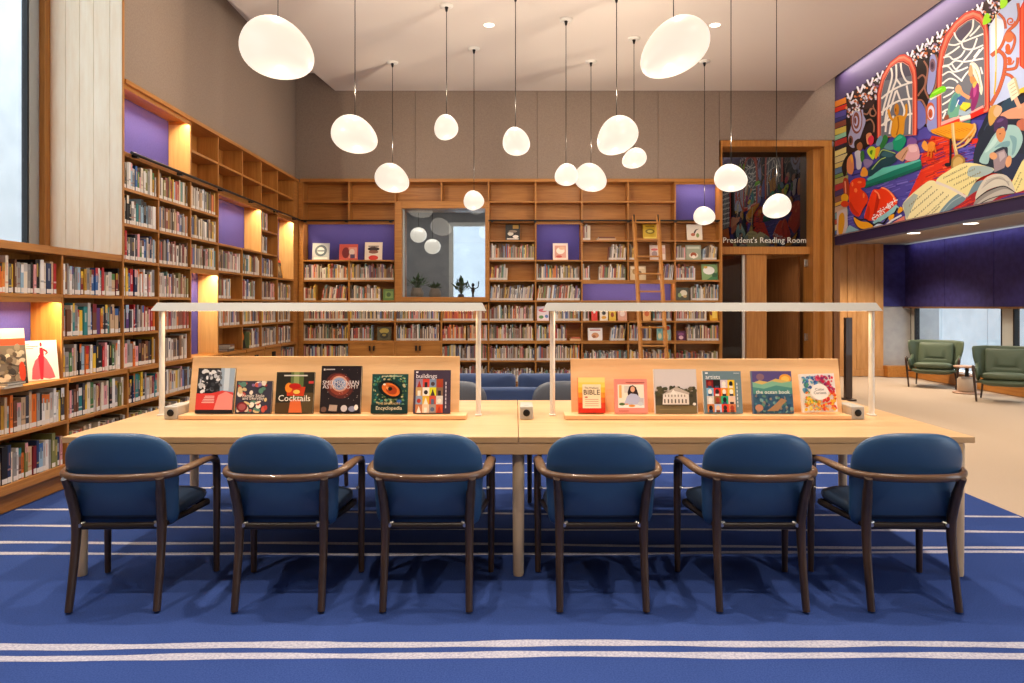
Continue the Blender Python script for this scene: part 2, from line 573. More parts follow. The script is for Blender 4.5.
# ------------------------------------------------------------------ doorway of the side room, sign glass above
DX0, DX1, DY = 3.33, 5.11, 12.36
tr = MB()
tr.box(3.322, 3.342, 11.92, 12.5, 0, 4.09)              # left jamb
tr.box(3.342, 5.11, 11.92, 12.5, 3.99, 4.09)            # head
tr.box(4.985, 5.115, 11.92, 12.5, 0, 3.99)             # right jamb, outer
tr.box(4.87, 4.985, 12.08, 12.5, 0, 3.99)              # right jamb, stepped in
tr.box(3.342, 4.87, 12.22, 12.5, 2.275, 2.40)           # transom beam
tr.box(3.84, 4.17, 12.26, 12.5, 0, 2.275)              # panel between side light and door
struct(tr.build('trim_4', M['oak_z'], bevel=0.004), 'oak door surround with stepped jambs')
sg = MB()
sg.box(3.343, 4.868, DY, DY + .02, 2.40, 3.99)
sign = sg.build('transom_sign', M['sign_glass'])
tag(sign, 'dark glass panel above the doorway lettered with a room name in white', 'sign')


def text(body, size, m, parent, loc, rot, name='lettering', ext=0.001, align='CENTER', width=None, sx=1.0):
    cu = bpy.data.curves.new(name, 'FONT')
    cu.body = body
    cu.size = size
    cu.extrude = ext
    cu.align_x = align
    cu.align_y = 'CENTER'
    cu.resolution_u = 2
    cu.materials.append(m)
    o = bpy.data.objects.new(name, cu)
    COL.objects.link(o)
    bpy.context.view_layer.update()
    k = width / o.dimensions.x if width and o.dimensions.x > 0 else 1.0
    me = bpy.data.meshes.new_from_object(o.evaluated_get(bpy.context.evaluated_depsgraph_get()))
    bpy.data.objects.remove(o)
    bpy.data.curves.remove(cu)
    me.transform(Matrix.LocRotScale(Vector(loc), Euler(rot), Vector((k, k, 1))))
    me.materials.clear()
    me.materials.append(m)
    me.name = name
    o = bpy.data.objects.new(name, me)
    COL.objects.link(o)
    o.parent = parent
    return o


text("President's Reading Room", 0.2, M['letter'], sign, (4.167, DY - .006, 2.515), (PI / 2, 0, 0), width=1.385)
sbox('wall_vestibule', [(3.2, 3.3, 12.5, 15.0, 0, 4.4), (5.17, 5.27, 12.0, 15.0, 0, 5.18), (3.3, 5.17, 14.9, 15.0, 0, 4.4)], M['door_wood'])
area('vestibule_lamp', (4.4, 13.4, 3.97), (0, 0, 0), .5, .5, 22, (1, .82, .6))  # added fill with no fixture, lightens the doorway
sbox('ceiling_vestibule', [(3.2, 5.17, 12.5, 15.0, 3.99, 4.1)], M['dark_grey'])
d1 = MB()
d1.box(0, -0.92, 0, .05, 0.01, 2.262)
do = struct(d1.build('door_1', M['door_wood'], bevel=.004))
do.location = (4.80, 12.56, 0)
do.rotation_euler = (0, 0, -math.radians(66))
hg = MB()
for z in (0.35, 0.85, 1.34, 2.08):
    hg.box(4.815, 4.868, 12.30, 12.33, z, z + .11)
    hg.tube([(4.82, 12.295, z - .005), (4.82, 12.295, z + .115)], .012)
struct(hg.build('trim_5', M['chrome']), 'steel door hinges')
d2 = MB()
d2.box(4.30, 4.33, 12.80, 14.0, 0.0, 2.25)
d2.box(4.60, 4.62, 13.6, 13.66, 0, 2.25)
struct(d2.build('door_2', M['door_wood']))
s1 = MB()
s1.box(3.343, 3.80, 12.40, 12.41, 0.0, 2.275)
s1o = struct(s1.build('window_4', M['smoked_glass']))
g = MB()
g.box(3.80, 3.84, 12.36, 12.44, 0, 2.275)
g.build('window_edge_strip', M['white'], s1o)

# ------------------------------------------------------------------ lounge on the right
b = MB()
for i in range(12):
    x0 = 5.27 + i * 0.182
    b.box(x0 + .002, x0 + .180, 14.97 + (0.012 if i % 3 == 1 else 0), 15.1, 0.13, 2.68)
struct(b.build('wall_lounge_back', M['panel_wood'], bevel=.002))
sbox('baseboard_lounge', [(5.27, 7.45, 14.95, 15.1, 0, 0.13)], M['panel_wood'])
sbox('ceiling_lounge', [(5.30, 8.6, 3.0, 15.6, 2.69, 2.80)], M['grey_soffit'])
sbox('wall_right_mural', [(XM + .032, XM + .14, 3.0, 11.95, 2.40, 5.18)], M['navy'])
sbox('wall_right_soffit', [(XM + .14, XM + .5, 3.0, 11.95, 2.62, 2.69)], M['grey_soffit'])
b = MB()
y = 15.0
while y > 3.0:
    b.box(7.9, 7.98, y - 1.39, y - .006, 1.41, 2.655)
    y -= 1.395
b.box(7.455, 7.9, 14.98, 15.1, 1.41, 2.66)
struct(b.build('wall_right', M['purple_wall'], bevel=.003))
sbox('wall_right_end', [(7.455, 8.6, 15.0, 15.1, 0, 2.8)], M['concrete'])
sbox('trim_6', [(7.86, 8.0, 3.0, 15.0, 1.375, 1.409), (7.98, 8.15, 3.0, 15.0, 1.395, 1.42)], M['walnut_x'])
sbox('trim_7', [(7.90, 8.2, 3.0, 15.0, 0.0, 0.215), (7.46, 7.90, 14.8, 15.0, 0, .215)], M['oak_y'])
w = MB()
posts = [(14.86, 15.0), (11.92, 12.20), (8.9, 9.2), (5.9, 6.2), (3.0, 3.2)]
for a, c in posts:
    w.box(8.03, 8.10, a, c, 0.215, 1.395)
w5 = struct(w.build('window_5', M['alu']))
g = MB()
for a, c in posts:
    g.box(8.02, 8.11, a - .03, a, 0.215, 1.395)
    g.box(8.02, 8.11, c, c + .02, 0.215, 1.395)
g.build('window_gasket', M['black'], w5)
for (a, c), (a2, c2) in zip(posts, posts[1:]):
    g = MB()
    g.box(8.055, 8.065, c2 + .02, a - .03, 0.215, 1.395)
    g.build('window_pane', M['glass'], w5)
st = MB()
for i in range(12):
    st.box(10.6, 10.7, 2.2 + i * 1.8 + .006, 4.0 + i * 1.8 - .006, -0.1, 2.2)
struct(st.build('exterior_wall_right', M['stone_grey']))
pp = MB()
x = (848 - CX) * 11.24 / F
pp.box(x - .05, x + .05, 11.2, 11.28, 0.02, 1.245)
pp.box(x - .07, x + .07, 11.1, 11.38, -0.011, 0.02)
tag(pp.build('upright_panel', M['walnut'], bevel=.004), 'slim dark brown upright board standing on the tan floor right of the doorway', 'panel')

# ================================================================== bookcases
S = [0.20, 0.54, 0.86, 1.18, 1.51, 1.84, 2.165, 2.485, 2.80, 3.115]
TOP = 3.45
TH = 0.026                                          # shelf thickness
DEP = 0.27                                          # depth of the upright shelves


class Case:
    """a wall of shelving; map (s along the wall, t into the wall, z) to the room"""

    def __init__(self, root, side):
        self.root, self.side = root, side

    def W(self, s, t, z):
        return (XL - t, s, z) if self.side == 'left' else (s, YB + t, z)

    def bx(self, mb, s0, s1, t0, t1, z0, z1, **k):
        a, b = self.W(s0, t0, z0), self.W(s1, t1, z1)
        mb.box(a[0], b[0], a[1], b[1], a[2], b[2], **k)

    def part(self, name, s0, s1, t0, t1, z0, z1, m=None, bevel=0.002):
        mb = MB()
        self.bx(mb, s0, s1, t0, t1, z0, z1)
        if m is None:
            m = M['oak_z'] if name in ('upright', 'reveal', 'back_panel') else (M['oak_y'] if self.side == 'left' else M['oak_x'])
        return mb.build(name, m, self.root, world=True, bevel=bevel)

    def niche(self, s0, s1, z0, z1, watts, col=(1.0, 0.78, 0.46)):
        """purple backed display niche with an LED strip under its top"""
        self.part('niche_panel', s0 + .012, s1 - .012, DEP - .035, DEP - .02, z0, z1 - TH, M['purple'])
        n = MB()
        self.bx(n, s0 + .03, s1 - .03, 0.045, 0.057, z1 - TH - .008, z1 - TH - .001)
        n.build('led_strip', M['led'], self.root, world=True)
        self.part('light_lip', s0, s1, 0.004, 0.020, z1 - TH - .036, z1 - TH)
        a = self.W((s0 + s1) / 2, 0.051, z1 - TH - .011)
        ln = (s1 - s0) - .08
        if self.side == 'left':
            area('niche_light', a, (Matrix.Rotation(math.radians(-24), 3, 'Y') @ Matrix.Rotation(PI / 2, 3, 'Z')).to_euler(), ln, .012, watts, col)
        else:
            area('niche_light', a, (math.radians(20), 0, 0), ln, .012, watts, col)


PL = [4.1, 4.9, 5.73, 6.62, 7.28, 8.0, 8.74, 9.51, 10.23, 10.93, 11.72]
low_root = thing('bookcase', 'low oak bookcase built in under the tall left window, with a lit purple niche', 'bookcase', (XL, 5.5, 0))
tall_root = thing('bookcase', 'tall oak bookcase along the left wall with lit purple niches and empty top cubbies', 'bookcase', (XL, 9.0, 0))
back_root = thing('bookcase', 'wide oak bookcase covering the back wall around the inner window, ladder in front', 'bookcase', (0, YB, 0))
low, tall, back = Case(low_root, 'left'), Case(tall_root, 'left'), Case(back_root, 'back')
PT = .012                                            # half an upright
LOWT = -0.045                                        # the base section stands proud of the upper one


def bay_shelves(c, s0, s1, levels, lowlv=(0, 1, 2), skip=(), lowt=0.0):
    for k in levels:
        if k in skip:
            continue
        t0 = lowt if k in lowlv else 0.0
        th = TH + ((0.012 if c.side == 'left' else 0.022) if k == 2 else 0)
        c.part('shelf', s0 + PT, s1 - PT, t0 - (0.004 if k == 2 else 0), DEP - .02, S[k] - th, S[k])


def back_panel(c, s0, s1, z0, z1):
    c.part('back_panel', s0 + PT * .5, s1 - PT * .5, DEP - .018, DEP, z0, z1, M['oak_x'] if c.side == 'back' else None)


# low bookcase under the window
for i in range(3):
    s0, s1 = PL[i], PL[i + 1]
    s1 -= .016 if i == 2 else 0
    back_panel(low, s0, s1, 0.08, 1.82)
    sk = (3,) if i == 1 else ()
    bay_shelves(low, s0, s1, (0, 1, 2, 3, 4), skip=sk, lowt=LOWT)
for i in range(3):
    s = PL[i]
    low.part('upright', s - PT, s + PT, LOWT + .006, DEP, 0.10, S[2] - .04)
    low.part('upright', s - PT, s + PT, 0.003, DEP, S[2] - .04, 1.82)
low.part('plinth', PL[0], PL[3] - .014, LOWT + .05, DEP, 0.0, 0.145)
low.part('bottom_rail', PL[0], PL[3] - .014, LOWT - .002, LOWT + .03, 0.135, 0.175)
low.part('window_sill', PL[0] - .02, PL[3] - .0465, -0.006, 0.70, 1.815, 1.872)
low.niche(PL[1] + PT, PL[2] - PT, S[2], S[4], 17.0)
# tall bookcase
NI = {(3, 4): (8, None), (5, 5): (2, 5), (6, 7): (6, 8), (9, 9): (5, 8)}      # bays i..j share a niche between two levels
for i in range(3, 10):
    s0, s1 = PL[i], PL[i + 1]
    back_panel(tall, s0, s1, 0.08, TOP - .03)
    sk = []
    if i in (3, 4):
        sk = [9]
    if i == 5:
        sk = [3, 4]
    if i in (6, 7):
        sk = [7]
    if i == 9:
        sk = [6, 7]
    bay_shelves(tall, s0, s1, range(10), skip=sk, lowt=LOWT)
for i in range(3, 11):
    s = PL[i]
    pieces = [(S[2] - .04, TOP - .03)]
    if i == 4:
        pieces = [(S[2] - .04, S[8] - TH)]
    if i == 7:
        pieces = [(S[2] - .04, S[6] - TH), (S[8], TOP - .03)]
    tall.part('upright', s - PT, s + PT, LOWT + .006, DEP, 0.10, S[2] - .04)
    for a, b in pieces:
        tall.part('upright', s - PT, s + PT, 0.003, DEP, a, b)
tall.part('plinth', PL[3] - .012, 11.88, LOWT + .05, DEP, 0.0, 0.145)
tall.part('bottom_rail', PL[3] - .012, 11.88, LOWT - .002, LOWT + .03, 0.135, 0.175)
tall.part('corner_stile', 11.733, 11.935, 0.0, .03, 0.0, TOP - .03)
tall.part('cornice', PL[3] - .012, 11.90, -0.03, DEP + .02, TOP - .04, TOP)
tall.part('picture_rail', PL[3], 11.90, -0.012, 0.01, S[8] - .035, S[8] + .004)
for (i, j), (a, b) in NI.items():
    z1 = S[b] if b is not None else TOP - .04 + TH
    tall.niche(PL[i] + PT, PL[j + 1] - PT, S[a], z1, 17.0 if i != 9 else 15.0)
    tall.part('reveal', PL[j + 1] - PT - .008, PL[j + 1] - PT, 0.004, DEP - .035, S[a], z1 - TH - .037, M['oak_pale'])

# back bookcase
PB = [(px - CX) * YB / F for px in (302.5, 348.8, 395, 441.3, 488.5, 535.7, 582, 628.3, 675.3, 720.5)]
for i in range(9):
    s0, s1 = PB[i], PB[i + 1]
    if i in (2, 3):
        back_panel(back, s0, s1, 0.05, S[4] - .03)
        back_panel(back, s0, s1, S[9] - .01, TOP - .02)
        bay_shelves(back, s0, s1, (0, 1, 2, 3))
    else:
        back_panel(back, s0, s1, 0.05, TOP)
        sk = [7] if i in (0, 1, 5) else ([9] if i == 8 else ([5 - 1] if False else []))
        if i in (0, 1):
            sk = [7]
        bay_shelves(back, s0, s1, range(10), skip=sk)
back.part('shelf', PB[2], PB[4], 0.0, DEP - .02, S[9] - TH, S[9])
for i in range(10):
    s = PB[i]
    pcs = [(0.05, TOP)]
    if i == 1:
        pcs = [(0.05, S[6] - TH), (S[8], TOP)]
    if i == 3:
        pcs = [(0.05, S[4] - .03), (S[9], TOP)]
    if i == 7:
        pcs = [(0.05, S[3] - .0), (S[5] - TH, TOP)]
    if i == 7:
        pcs = [(0.05, S[3] - TH), (S[4] + .30, TOP)]
    for a, b in pcs:
        back.part('upright', s - PT, s + PT, 0.003, DEP, a, b - .028 if b == TOP else b)
back.part('cornice', -3.465, PB[9] + .02, -0.03, DEP, TOP - .03, TOP + .02)
back.part('corner_stile', -3.498, PB[0] - .012, 0.0, .03, 0.0, TOP - .03)
back.part('picture_rail', PB[0], PB[2], -0.012, 0.01, S[8] - .035, S[8] + .004)
back.part('picture_rail', PB[4], PB[9], -0.012, 0.01, S[8] - .035, S[8] + .004)
back.part('plinth', -3.44, PB[9], 0.03, DEP, 0.0, 0.16)
back.niche(PB[0] + PT, PB[2] - PT, S[6], S[8], 2.2)
back.niche(PB[5] + PT, PB[6] - PT, S[6], S[8], 1.1)
back.niche(PB[6] + PT, PB[8] - PT, S[4], S[5], 4.5)
back.niche(PB[8] + PT, PB[9] - PT, S[8], TOP - .03 + TH, 3.2)
for i, (a, b) in enumerate(((1, 2), (2, 3))):
    for k in (0, 1):
        mid = (PB[a] + PB[b]) / 2
        s0, s1 = (PB[a] + PT + .003, mid - .002) if k == 0 else (mid + .002, PB[b] - PT - .003)
        dd = back.part('cabinet_door', s0, s1, 0.004, 0.024, S[0], S[2] - TH - .015, M['oak_x'])
        h = MB()
        sx = s1 - .03 if k == 0 else s0 + .03
        back.bx(h, sx - .012, sx + .012, -0.028, 0.006, S[2] - .16, S[2] - .08)
        h.build('pull', M['black'], dd, world=False)
        dd.children[0].location = (0, 0, 0)
for i in (6, 7, 8):
    s0, s1 = PL[i], PL[i + 1]
    mid = (s0 + s1) / 2
    for k in (0, 1):
        a, b = (s0 + PT + .003, mid - .002) if k == 0 else (mid + .002, s1 - PT - .003)
        dd = tall.part('cabinet_door', a, b, LOWT + .006, LOWT + .024, S[0], S[2] - TH - .02, M['oak_y'])
        h = MB()
        sx = b - .03 if k == 0 else a + .03
        tall.bx(h, sx - .012, sx + .012, LOWT - .022, LOWT + .008, S[2] - .17, S[2] - .09)
        h.build('pull', M['black'], dd, world=False)
# the pulls were laid out in room space: shift them into their bookcase's frame
for root in (tall_root, back_root):
    for ch in root.children:
        if ch.name.startswith('cabinet_door'):
            for g in ch.children:
                g.data.transform(Matrix.Translation(-root.location))

# ladder rails
rl = MB()
rl.tube([(XL + .06, 6.64, S[8] - .005), (XL + .06, 11.86, S[8] - .005)], .014)
for y in (6.75, 7.65, 8.7, 9.7, 10.7, 11.6):
    rl.box(XL + .0125, XL + .065, y - .02, y + .02, S[8] - .03, S[8] + .0)
tag(rl.build('ladder_rail', M['black']), 'black metal ladder rail running along the tall left bookcase', 'rail')
rb = MB()
for a, c in ((PB[0], PB[2]), (PB[4], PB[9] - .03)):
    rb.tube([(a, YB - .07, S[8] - .01), (c, YB - .07, S[8] - .01)], .014)
for px in (306, 347, 391, 492, 535, 582, 628, 675, 716):
    x = (px - CX) * YB / F
    rb.box(x - .02, x + .02, YB - .075, YB - .0125, S[8] - .035, S[8] - .005)
tag(rb.build('ladder_rail', M['black']), 'black metal ladder rail running along the back wall bookcase', 'rail')

# library ladder
lx0, lx1 = 1.905, 2.29
lt = thing('library_ladder', 'leaning oak library ladder hooked on the back bookcase rail', 'ladder', ((lx0 + lx1) / 2, 11.0, 0))


def lady(z):
    return 10.98 + (YB - .105 - 10.98) * z / 2.8


for x in (lx0, lx1):
    m = MB()
    m.tube([(x, lady(0.03), .03), (x, lady(2.86), 2.86)], .016, .033, n=4, up=(1, 0, 0), smooth=False)
    m.build('stile', M['oak_z'], lt, world=True)
    m = MB()
    m.tube(spline([(x, lady(2.72) - .0, 2.72), (x, lady(2.90) - .02, 2.88), (x, YB - .072, 2.836), (x, YB - .042, 2.824), (x, YB - .036, 2.785)], 4), .011, n=8)
    m.build('hook', M['black'], lt, world=True)
    m = MB()
    m.lathe([(.02, 0), (.035, .005), (.035, .025), (.02, .03)], 14, (x, lady(0), 0.0025))
    m.build('foot', M['black'], lt, world=True)
for k in range(10):
    z = 0.26 + k * 0.277
    m = MB()
    m.box(lx0 + .012, lx1 - .012, lady(z) - .045, lady(z) + .045, z - .012, z + .012)
    m.build('rung', M['oak_x'], lt, world=True, bevel=.003)

# ================================================================== books
PAL = [('cream', '#e3d5bd', 12), ('white', '#e6e2dc', 12), ('grey', '#8f8b88', 12), ('pale grey', '#bdb8b2', 9), ('black', '#211f20', 10), ('charcoal', '#45434a', 7),
       ('beige', '#c9aa86', 9), ('brown', '#6e4630', 8), ('red', '#b3262a', 7), ('dark red', '#7a1f25', 5), ('orange', '#dd7126', 5), ('yellow', '#e2b93a', 6),
       ('mustard', '#b48a2c', 3), ('green', '#4d7a45', 3), ('olive', '#7d7b45', 3), ('teal', '#2e8083', 4), ('blue', '#35609c', 4), ('navy', '#243457', 5),
       ('pale blue', '#94b4c9', 4), ('pink', '#dd9a9c', 5), ('purple', '#5b3b73', 2)]
WTS = [p[2] for p in PAL]
ORD = ['first', 'second', 'third', 'fourth', 'fifth', 'sixth', 'seventh', 'eighth', 'ninth', 'tenth', 'eleventh', 'twelfth', 'thirteenth', 'fourteenth', 'fifteenth', 'sixteenth',
       'seventeenth', 'eighteenth', 'nineteenth', 'twentieth', 'twenty-first', 'twenty-second', 'twenty-third', 'twenty-fourth', 'twenty-fifth', 'twenty-sixth', 'twenty-seventh', 'twenty-eighth']


def jitter(c, k=0.10):
    f = 1 + R.uniform(-k, k)
    return tuple(max(0.0, min(1.0, v * f)) for v in c)


def spine_book(t, h, dp, colname, rgb):
    """an upright book: spine towards -y, thickness along x"""
    c = jitter(hx(rgb))
    b = MB()
    k = .0025
    b.box(0, t, 0, .004, 0, h, col=c)
    b.box(0, k, .004, dp, 0, h, col=c)
    b.box(t - k, t, .004, dp, 0, h, col=c)
    # spine printing: title block and bands, part of the cover
    dark = sum(c) / 3 < .22
    ink = hx(R.choice(['#e8dcc4', '#e6c25a', '#f0f0ee', '#d9a08a'])) if dark else hx(R.choice(['#2a2626', '#7a1f25', '#243457', '#4a4440', '#c9571f']))
    z0, z1 = h * R.uniform(.42, .5), h * R.uniform(.78, .90)
    w = t * R.uniform(.10, .24)
    ink = tuple(.5 * a_ + .5 * b_ for a_, b_ in zip(ink, c))
    e = -.0005
    if R.random() < .75:
        b.poly([(t / 2 - w, e, z0), (t / 2 + w, e, z0), (t / 2 + w, e, z1), (t / 2 - w, e, z1)], ink)
    if R.random() < .35:
        zz = h * R.uniform(.22, .36)
        b.poly([(0, e, zz), (t, e, zz), (t, e, zz + h * .05), (0, e, zz + h * .05)], ink)
    if R.random() < .3:
        c2 = hx(R.choice(PAL)[1])
        b.poly([(0, e * .6, h * .72), (t, e * .6, h * .72), (t, e * .6, h), (0, e * .6, h)], c2)
    o = b.build('book', M['spine'])
    g = MB()
    g.box(k, t - k, .005, dp - .004, .003, h - .004)
    g.build('pages', M['paper'], o)
    if R.random() < .93:
        g = MB()
        g.box(.001, t - .001, -.0014, 0.0, .006, R.uniform(.036, .043))
        q = g.build('spine_label', M['label'], o)
    return o


NSB = [0]
SHELFN = {0: 'bottom shelf', 1: 'second shelf up', 2: 'third shelf up', 3: 'fourth shelf up', 4: 'fifth shelf up', 5: 'sixth shelf up', 6: 'seventh shelf up', 7: 'eighth shelf up'}
BAYN = {1: 'bay under the window', 2: 'second left wall bay', 3: 'third left wall bay'}


def left_row(bay, k, hmin=.20, hmax=.265, tav=.037, f1=1.0, force=()):
    s0, s1 = PL[bay] + PT + .006, PL[bay + 1] - PT - .008
    s1 = s0 + (s1 - s0) * f1
    s = s0 + (0.075 if bay == 1 else 0)
    x = (XL - .018) if k > 1 else (XL + .027)
    i = 0
    while True:
        t = tav * R.choice([.55, .7, .8, .9, 1.0, 1.1, 1.25, 1.5])
        if s + t > s1:
            break
        h = R.uniform(hmin, hmax)
        if R.random() < .12:
            h *= .86
        cn, rgb, _ = R.choices(PAL, WTS)[0]
        if i < len(force):
            cn, rgb, t = force[i]
        o = spine_book(t, h, R.uniform(.15, .20), cn, rgb)
        o.location = (x - R.uniform(0, .014), s, S[k] + .0006)
        o.rotation_euler = (0, 0, PI / 2)
        size = 'tall' if h > .25 else ('short' if h < .205 else '')
        thick = 'thick' if t > .041 else ('thin' if t < .026 else '')
        lab = ' '.join(q for q in (size, thick, cn, 'book,', ORD[i], 'from left on', (SHELFN[k].replace('fifth shelf up', 'top shelf') if bay == 1 else SHELFN[k]) + ',', BAYN[bay]) if q)
        tag(o, lab, 'book', 'books on the near left shelves')
        NSB[0] += 1
        s += t + R.choice([.0008, .0012, .002])
        i += 1


G = {q[0]: q[1] for q in PAL}
left_row(1, 4, .20, .265, force=[('grey', G['grey'], .03), ('red', '#c8281f', .030), ('orange', G['orange'], .032), ('orange', '#e88a3a', .025), ('cream', G['cream'], .03)])
left_row(1, 1, .20, .27)
left_row(1, 0, .20, .27)
left_row(2, 4, .19, .25)
left_row(2, 3, .21, .265)
left_row(2, 2, .21, .26)
left_row(2, 1, .20, .26)
left_row(3, 7)
left_row(3, 6)
left_row(3, 5)
left_row(3, 4)
left_row(3, 3)
left_row(3, 2)
left_row(3, 1)

# every other shelved book: far too many to count, one object
sb = MB()


def mass_book(c, s, t, h, dp, tback, z, lean=0.0, label=True, pal=None):
    col = jitter(hx(R.choice(pal) if pal else R.choices(PAL, WTS)[0][1]), .15)
    col = tuple(.8 * a_ + .2 * b_ for a_, b_ in zip(col, hx('#c9ad8c')))
    k = lean * h

    def q(a, d, zz):
        return c.W(s + a + lean * zz, tback + d, z + zz)
    v = [q(0, 0, 0), q(t, 0, 0), q(t, 0, h), q(0, 0, h), q(0, dp, 0), q(t, dp, 0), q(t, dp, h), q(0, dp, h)]
    sb.add(v, [(0, 1, 2, 3), (0, 3, 7, 4), (1, 5, 6, 2), (4, 7, 6, 5)], col)
    sb.add([v[3], v[2], v[6], v[7]], [(0, 1, 2, 3)], hx('#b9ab92'))
    e = -.0006
    if label:
        sb.add([q(0, e, .004), q(t, e, .004), q(t, e, .036), q(0, e, .036)], [(0, 1, 2, 3)], hx('#d9d2c9'))
    if R.random() < .5:
        ink = hx(R.choice(['#e8dcc4', '#2a2626', '#7a1f25', '#243457']))
        a0, a1 = .3 * t, .7 * t
        sb.add([q(a0, e, h * .5), q(a1, e, h * .5), q(a1, e, h * .86), q(a0, e, h * .86)], [(0, 1, 2, 3)], ink)


def mass_row(c, s0, s1, k, tav, hmin, hmax, f0=0.0, f1=1.0, lean=0.0, t0=0.02, pal=None):
    s0 += PT + .006
    s1 -= PT + .006
    w = s1 - s0
    a, b = s0 + w * f0, s0 + w * f1
    s = a
    while True:
        t = tav * R.choice([.5, .7, .9, 1.0, 1.2, 1.5])
        h = R.uniform(hmin, hmax)
        if s + t + max(0, lean * h) > b:
            break
        mass_book(c, s, t, h, R.uniform(.15, .19), t0 + R.uniform(0, .012), S[k] + .0006, lean, pal=pal)
        s += t + .0015


def lrow(bay, k, **kw):
    kw.setdefault('tav', .034)
    kw.setdefault('hmin', .20)
    kw.setdefault('hmax', .262)
    mass_row(tall if bay > 2 else low, PL[bay], PL[bay + 1], k, t0=.02 if k > 1 else -.025, **kw)


lrow(2, 0)
for k in (0, 1, 2, 3, 4):
    lrow(0, k)
for k in (0,):
    lrow(3, k)
for k in (0, 1, 2, 3, 4, 5, 6, 7):
    lrow(4, k)
for k in (0, 1, 5, 6, 7):
    lrow(5, k)
for k in (3, 4, 5):
    lrow(6, k, f1=1.0 if k != 4 else .62)
    lrow(7, k, f1=1.0 if k != 4 else .72)
lrow(7, 2, f0=.42)
for k, f in ((7, .5), (6, .5), (5, .85), (4, 1), (3, 1), (2, 1)):
    lrow(8, k, f1=f)
for k in (4, 3, 2, 1, 0):
    lrow(9, k, f0=.06, f1=.9)


def brow(bay, k, f0=0.0, f1=1.0, tav=.017, hmin=.18, hmax=.265, lean=0.0, pal=None):
    mass_row(back, PB[bay], PB[bay + 1], k, tav, hmin, hmax, f0, f1, lean, pal=pal)


def S_rows(bay, ks, **kw):
    for k in ks:
        brow(bay, k, **kw)


S_rows(0, (5, 3, 2, 1, 0))
brow(0, 4, 0, .27)
brow(0, 4, .40, 1, lean=.12)
S_rows(1, (5, 3))
brow(1, 4, 0, .72)
brow(1, 2, 0, .52)
S_rows(2, (3, 2))
WARM = ['#c9301f', '#e0862e', '#d8a24a', '#b5302a', '#d8522a', '#e3d5bd', '#8f3a2a']
brow(3, 3, 0, 1, pal=WARM)
brow(3, 2, 0, .55, pal=WARM)
brow(3, 2, .56, 1)
S_rows(3, (1, 0))
S_rows(4, (6, 3, 2, 1))
brow(4, 0, hmin=.14, hmax=.22)
brow(4, 5, 0, .42, lean=.05)
brow(4, 4, 0, 1, lean=.10)
S_rows(5, (5, 1))
brow(5, 4, lean=.10)
brow(5, 3, .33, 1)
brow(5, 2, 0, .68)
brow(5, 0, hmin=.12, hmax=.22)
brow(6, 7, 0, .22, tav=.03)
brow(6, 6, .58, 1, lean=.07)
brow(6, 5, 0, .16)
brow(6, 5, .36, 1.0, lean=.05)
brow(6, 2, .62, 1, lean=.12)
brow(6, 1, hmin=.10, hmax=.17)
brow(6, 3, 0, .16)
brow(7, 3, .54, .95)
brow(7, 6, 0, .22)
brow(7, 5, .66, 1, lean=.08)
brow(7, 2, 0, .52)
brow(7, 1, hmin=.10, hmax=.18)
brow(8, 6, 0, .22)
brow(8, 6, .62, 1, lean=.1)
brow(8, 5, 0, .45, lean=-.0)
brow(8, 4, .36, 1)
brow(8, 3, 0, .72)
brow(8, 2, .26, 1)
brow(8, 1, hmin=.10, hmax=.17)
so = sb.build('shelved_books', M['spine'])
tag(so, 'remaining rows of small and distant books filling the far left shelves and the back wall', 'books', kind='stuff')


